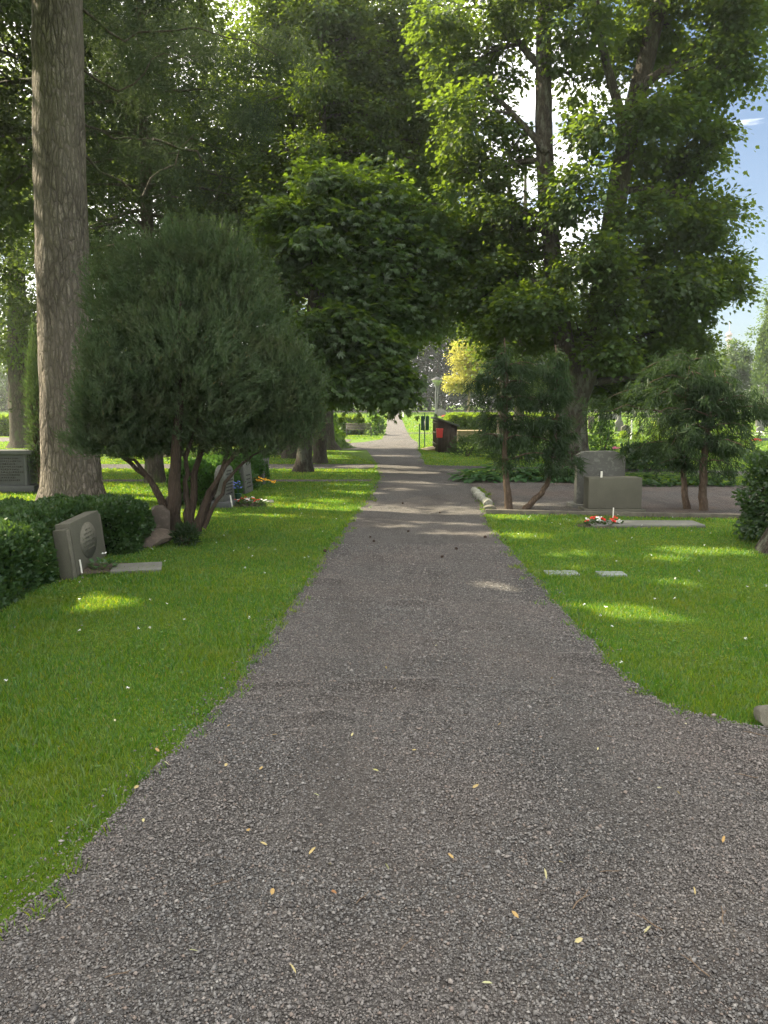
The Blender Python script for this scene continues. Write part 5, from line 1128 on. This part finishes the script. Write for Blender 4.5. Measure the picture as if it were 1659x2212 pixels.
far_tree('columnar_thuja', 'tall columnar thuja at the right edge', 1650, 74, 54, 690, M['leaf_far'], .26, 5200, conical=True, cat='thuja')
far_tree('edge_tree', 'tall pale green tree towering at the right edge behind the thuja', 1704, 84, 170, 560, M['leaf_far'], .28, 14000, low=.15)
far_tree('leafy_tree', 'sunlit tree behind the obelisk gravestones', 1330, 96, 120, 800, M['leaf_far'], .3, 6000, low=.1)
far_tree('leafy_tree', 'pale tree behind the slim conifer', 1450, 100, 160, 760, M['leaf_far'], .3, 7000, low=.12)
BELT = [(20,118,210,640),(150,112,200,620),(290,122,220,640),(430,114,210,600),(560,120,200,620),(690,112,200,600),(800,122,170,620),(880,126,150,600),(945,128,150,560),(1010,126,150,590),(1080,130,160,600),(1160,124,170,560),(1250,128,180,620),(1380,132,180,700),(1500,134,150,745)]
nm_ = ['leftmost','second from the left','third from the left','fourth from the left','fifth from the left','sixth from the left','seventh from the left','eighth, above the end of the path','ninth, left of the lamp shade','tenth, right behind the lamp shade','eleventh, right of the golden tree','twelfth, behind the leaning conifer','thirteenth, behind the maple trunk','fourteenth, behind the slim conifer','rightmost, left of the round tree']
for (px, dd, wp, tp), nm in zip(BELT, nm_):
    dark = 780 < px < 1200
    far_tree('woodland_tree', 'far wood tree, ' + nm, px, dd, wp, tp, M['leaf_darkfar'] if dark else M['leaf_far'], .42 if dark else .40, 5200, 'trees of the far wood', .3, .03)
# understorey closing the far wood
for i, px in enumerate(range(-40, 1560, 50)):
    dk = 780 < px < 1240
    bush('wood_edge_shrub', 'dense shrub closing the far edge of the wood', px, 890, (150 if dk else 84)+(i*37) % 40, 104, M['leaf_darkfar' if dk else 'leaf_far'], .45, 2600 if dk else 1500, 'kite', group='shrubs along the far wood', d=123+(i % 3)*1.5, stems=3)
for i, px in enumerate(range(-40, 1600, 46)):
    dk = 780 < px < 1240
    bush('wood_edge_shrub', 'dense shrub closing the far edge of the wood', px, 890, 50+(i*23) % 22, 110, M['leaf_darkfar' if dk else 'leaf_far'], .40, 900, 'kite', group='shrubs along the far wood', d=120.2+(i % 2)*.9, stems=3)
# radio mast
q = at(1573, 760, 260); zb = 6.0; zt = at(1573, 716, 260).z; root = empty('radio_mast', 'distant lattice radio mast above the round tree', 'mast', (q.x,260,zb)); h = zt-zb
mb = MB()
for a in (0,2.1,4.2): mb.tube([(math.cos(a)*.6,math.sin(a)*.6,0),(math.cos(a)*.35,math.sin(a)*.35,h)], .10, 5)
for i in range(18):
    z = h*i/18; mb.tube([(.55*math.cos(i*2.1),.55*math.sin(i*2.1),z),(.5*math.cos(i*2.1+2.1),.5*math.sin(i*2.1+2.1),z+h/18)], .06, 4)
part('lattice', mb, M['steel_lattice'], root)
mb = MB(); mb.tube([(0,0,h-.5),(0,0,h+3.5)], .07, 5); part('antenna', mb, M['steel_lattice'], root)
for z in (h*.93, h*.86): mb = MB(); mb.box(-.8,-.5,z,.8,.5,z+1.0); part('dish_panel', mb, M['steel_lattice'], root)

# ------------------------------------------------------------ litter on the path
lm = MB(); leaves(lm, np.zeros((1,3)), np.array([[1.,0,0]]), np.array([[0,0,1.]]), np.array([1.]), 'oval'); leaf_me = new_mesh('fallen_leaf', lm, M['leaf_dry'])
V = np.array([v.co for v in leaf_me.vertices]); V[:,1] *= .7; V[:,2] += .25*V[:,0]**2; V[:,2] += .12*np.abs(V[:,1]); leaf_me.vertices.foreach_set('co', V.astype(np.float32).ravel())
spots = [(667,1868,1.6),(140,1990,1.7),(587,1958,1.1),(578,1848,.8),(728,1955,1.1),(365,1672,1),(345,1640,.8),(487,1672,.6),(587,1600,.6),(1218,1885,.9),(1477,1580,.7),(538,1815,.8),(715,1893,.9),(805,1680,.7),(1310,1605,.6),(1468,1740,.8),(1430,1720,.8),(1180,1920,1.0),(1040,2150,1.1),(430,2085,1.0),(100,2007,.9),(1120,2005,.8),(850,1500,.5),(835,1460,.5),(1190,1480,.5),(940,1405,.4),(560,1680,.7),(760,1610,.6),(1290,1640,.7),(1020,1720,.7),(890,1640,.6),(1560,1840,.9),(1390,2040,.9),(980,1880,.8),(690,1740,.7),(640,2130,1.0),(1500,1960,.9),(840,1905,.8),(1075,1585,.6),(1240,2060,.9),(310,1795,.7),(300,1715,.7),(498,1580,.5),(250,1575,.7),(105,1800,.9),(540,1430,.5),(455,1530,.5)]
for px, py, sc in spots:
    q = gp(px, py); o = obj('fallen_leaf', leaf_me); o.location = (q.x, q.y, .03+(float(hn(np.float64(q.x), np.float64(q.y))) if q.y < 13 else 0)); o.rotation_euler = (random.gauss(0,.3), random.gauss(-.1,.3), random.uniform(0,6.28)); o.scale = [.030*(.7+.3*sc)*random.uniform(.7,1.2), .028*(.7+.3*sc)*random.uniform(.7,1.4), .04]
    tag(o, 'small dry yellowish leaf fallen on the path or its grassy edge', 'leaf', 'fallen leaves on the gravel')
cb = MB(); n = 60; t = np.arange(n)/n; a = t*n*2.4; r_ = np.sin(np.pi*(t*.85+.1))*.4
leaves(cb, np.stack([t-.5, np.cos(a)*r_, np.sin(a)*r_],-1), np.stack([np.full(n,.5),np.cos(a),np.sin(a)],-1), np.stack([np.ones(n),0*a,0*a],-1), np.full(n,.3), 'kite')
cb.tube([(-.5,0,0),(0,0,0),(.45,0,0)], [.15,.36,.1], 8); cone_me = new_mesh('pine_cone', cb, M['cone'])
for px, py in [(800,1166),(882,1152),(955,1208),(1092,1172),(765,1130),(985,1190),(950,1112),(870,1090),(1048,1165),(808,1176),(702,1196)]:
    q = gp(px, py); o = obj('pine_cone', cone_me); o.location = (q.x, q.y, .026+(float(hn(np.float64(q.x), np.float64(q.y))) if q.y < 13 else 0)); o.rotation_euler = (random.uniform(0,6), random.gauss(0,.2), random.uniform(0,6)); o.scale = [random.uniform(.026,.036)]*3
    tag(o, 'small dark pine cone lying on the gravel path', 'pine cone', 'pine cones on the path')
tw = MB(); tw.tube([(-.5,0,0),(-.2,.04,.02),(.1,-.02,.01),(.5,.05,0)], [.03,.03,.025,.015], 5); tw.tube([(.1,-.02,.01),(.3,-.15,.02)], [.02,.01], 5); twig_me = new_mesh('twig', tw, M['twig'])
for px, py, ln_, az in [(785,1960,.10,1),(1255,1960,.16,.9),(1400,2010,.14,2.2),(1560,2000,.12,1.2),(480,1930,.1,.5),(1630,1600,.14,2.5),(1320,1900,.1,.1),(1500,2110,.13,2.0),(880,2060,.1,1.0),(260,2130,.1,.4),(1610,1690,.12,2.6),(1000,1560,.06,.4)]:
    q = gp(px, py); o = obj('twig', twig_me); o.location = (q.x, q.y, .024+float(hn(np.float64(q.x), np.float64(q.y)))); o.rotation_euler = (0,0,az); o.scale = [ln_*.8, ln_*.6, ln_*.45]
    tag(o, 'short brown dry twig lying on the gravel', 'twig', 'twigs on the gravel')

# ------------------------------------------------------------ thin haze volume added to lift the dark tones
HAZE = 0.0006
if HAZE:
    mb = MB(); mb.box(-130,-40,-1.2,130,175,26)
    h = obj('haze', new_mesh('haze', mb)); h['kind'] = 'stuff'; h['label'] = 'thin added haze volume lifting the dark tones between the trees'; h['category'] = 'haze'
    hm = bpy.data.materials.new('haze'); hm.use_nodes = True; t = hm.node_tree; t.nodes.clear()
    o_ = t.nodes.new('ShaderNodeOutputMaterial'); v_ = t.nodes.new('ShaderNodeVolumePrincipled'); v_.inputs['Density'].default_value = HAZE; v_.inputs['Color'].default_value = (.92,.95,.96,1); v_.inputs['Anisotropy'].default_value = .45
    t.links.new(v_.outputs[0], o_.inputs['Volume']); h.data.materials.append(hm)
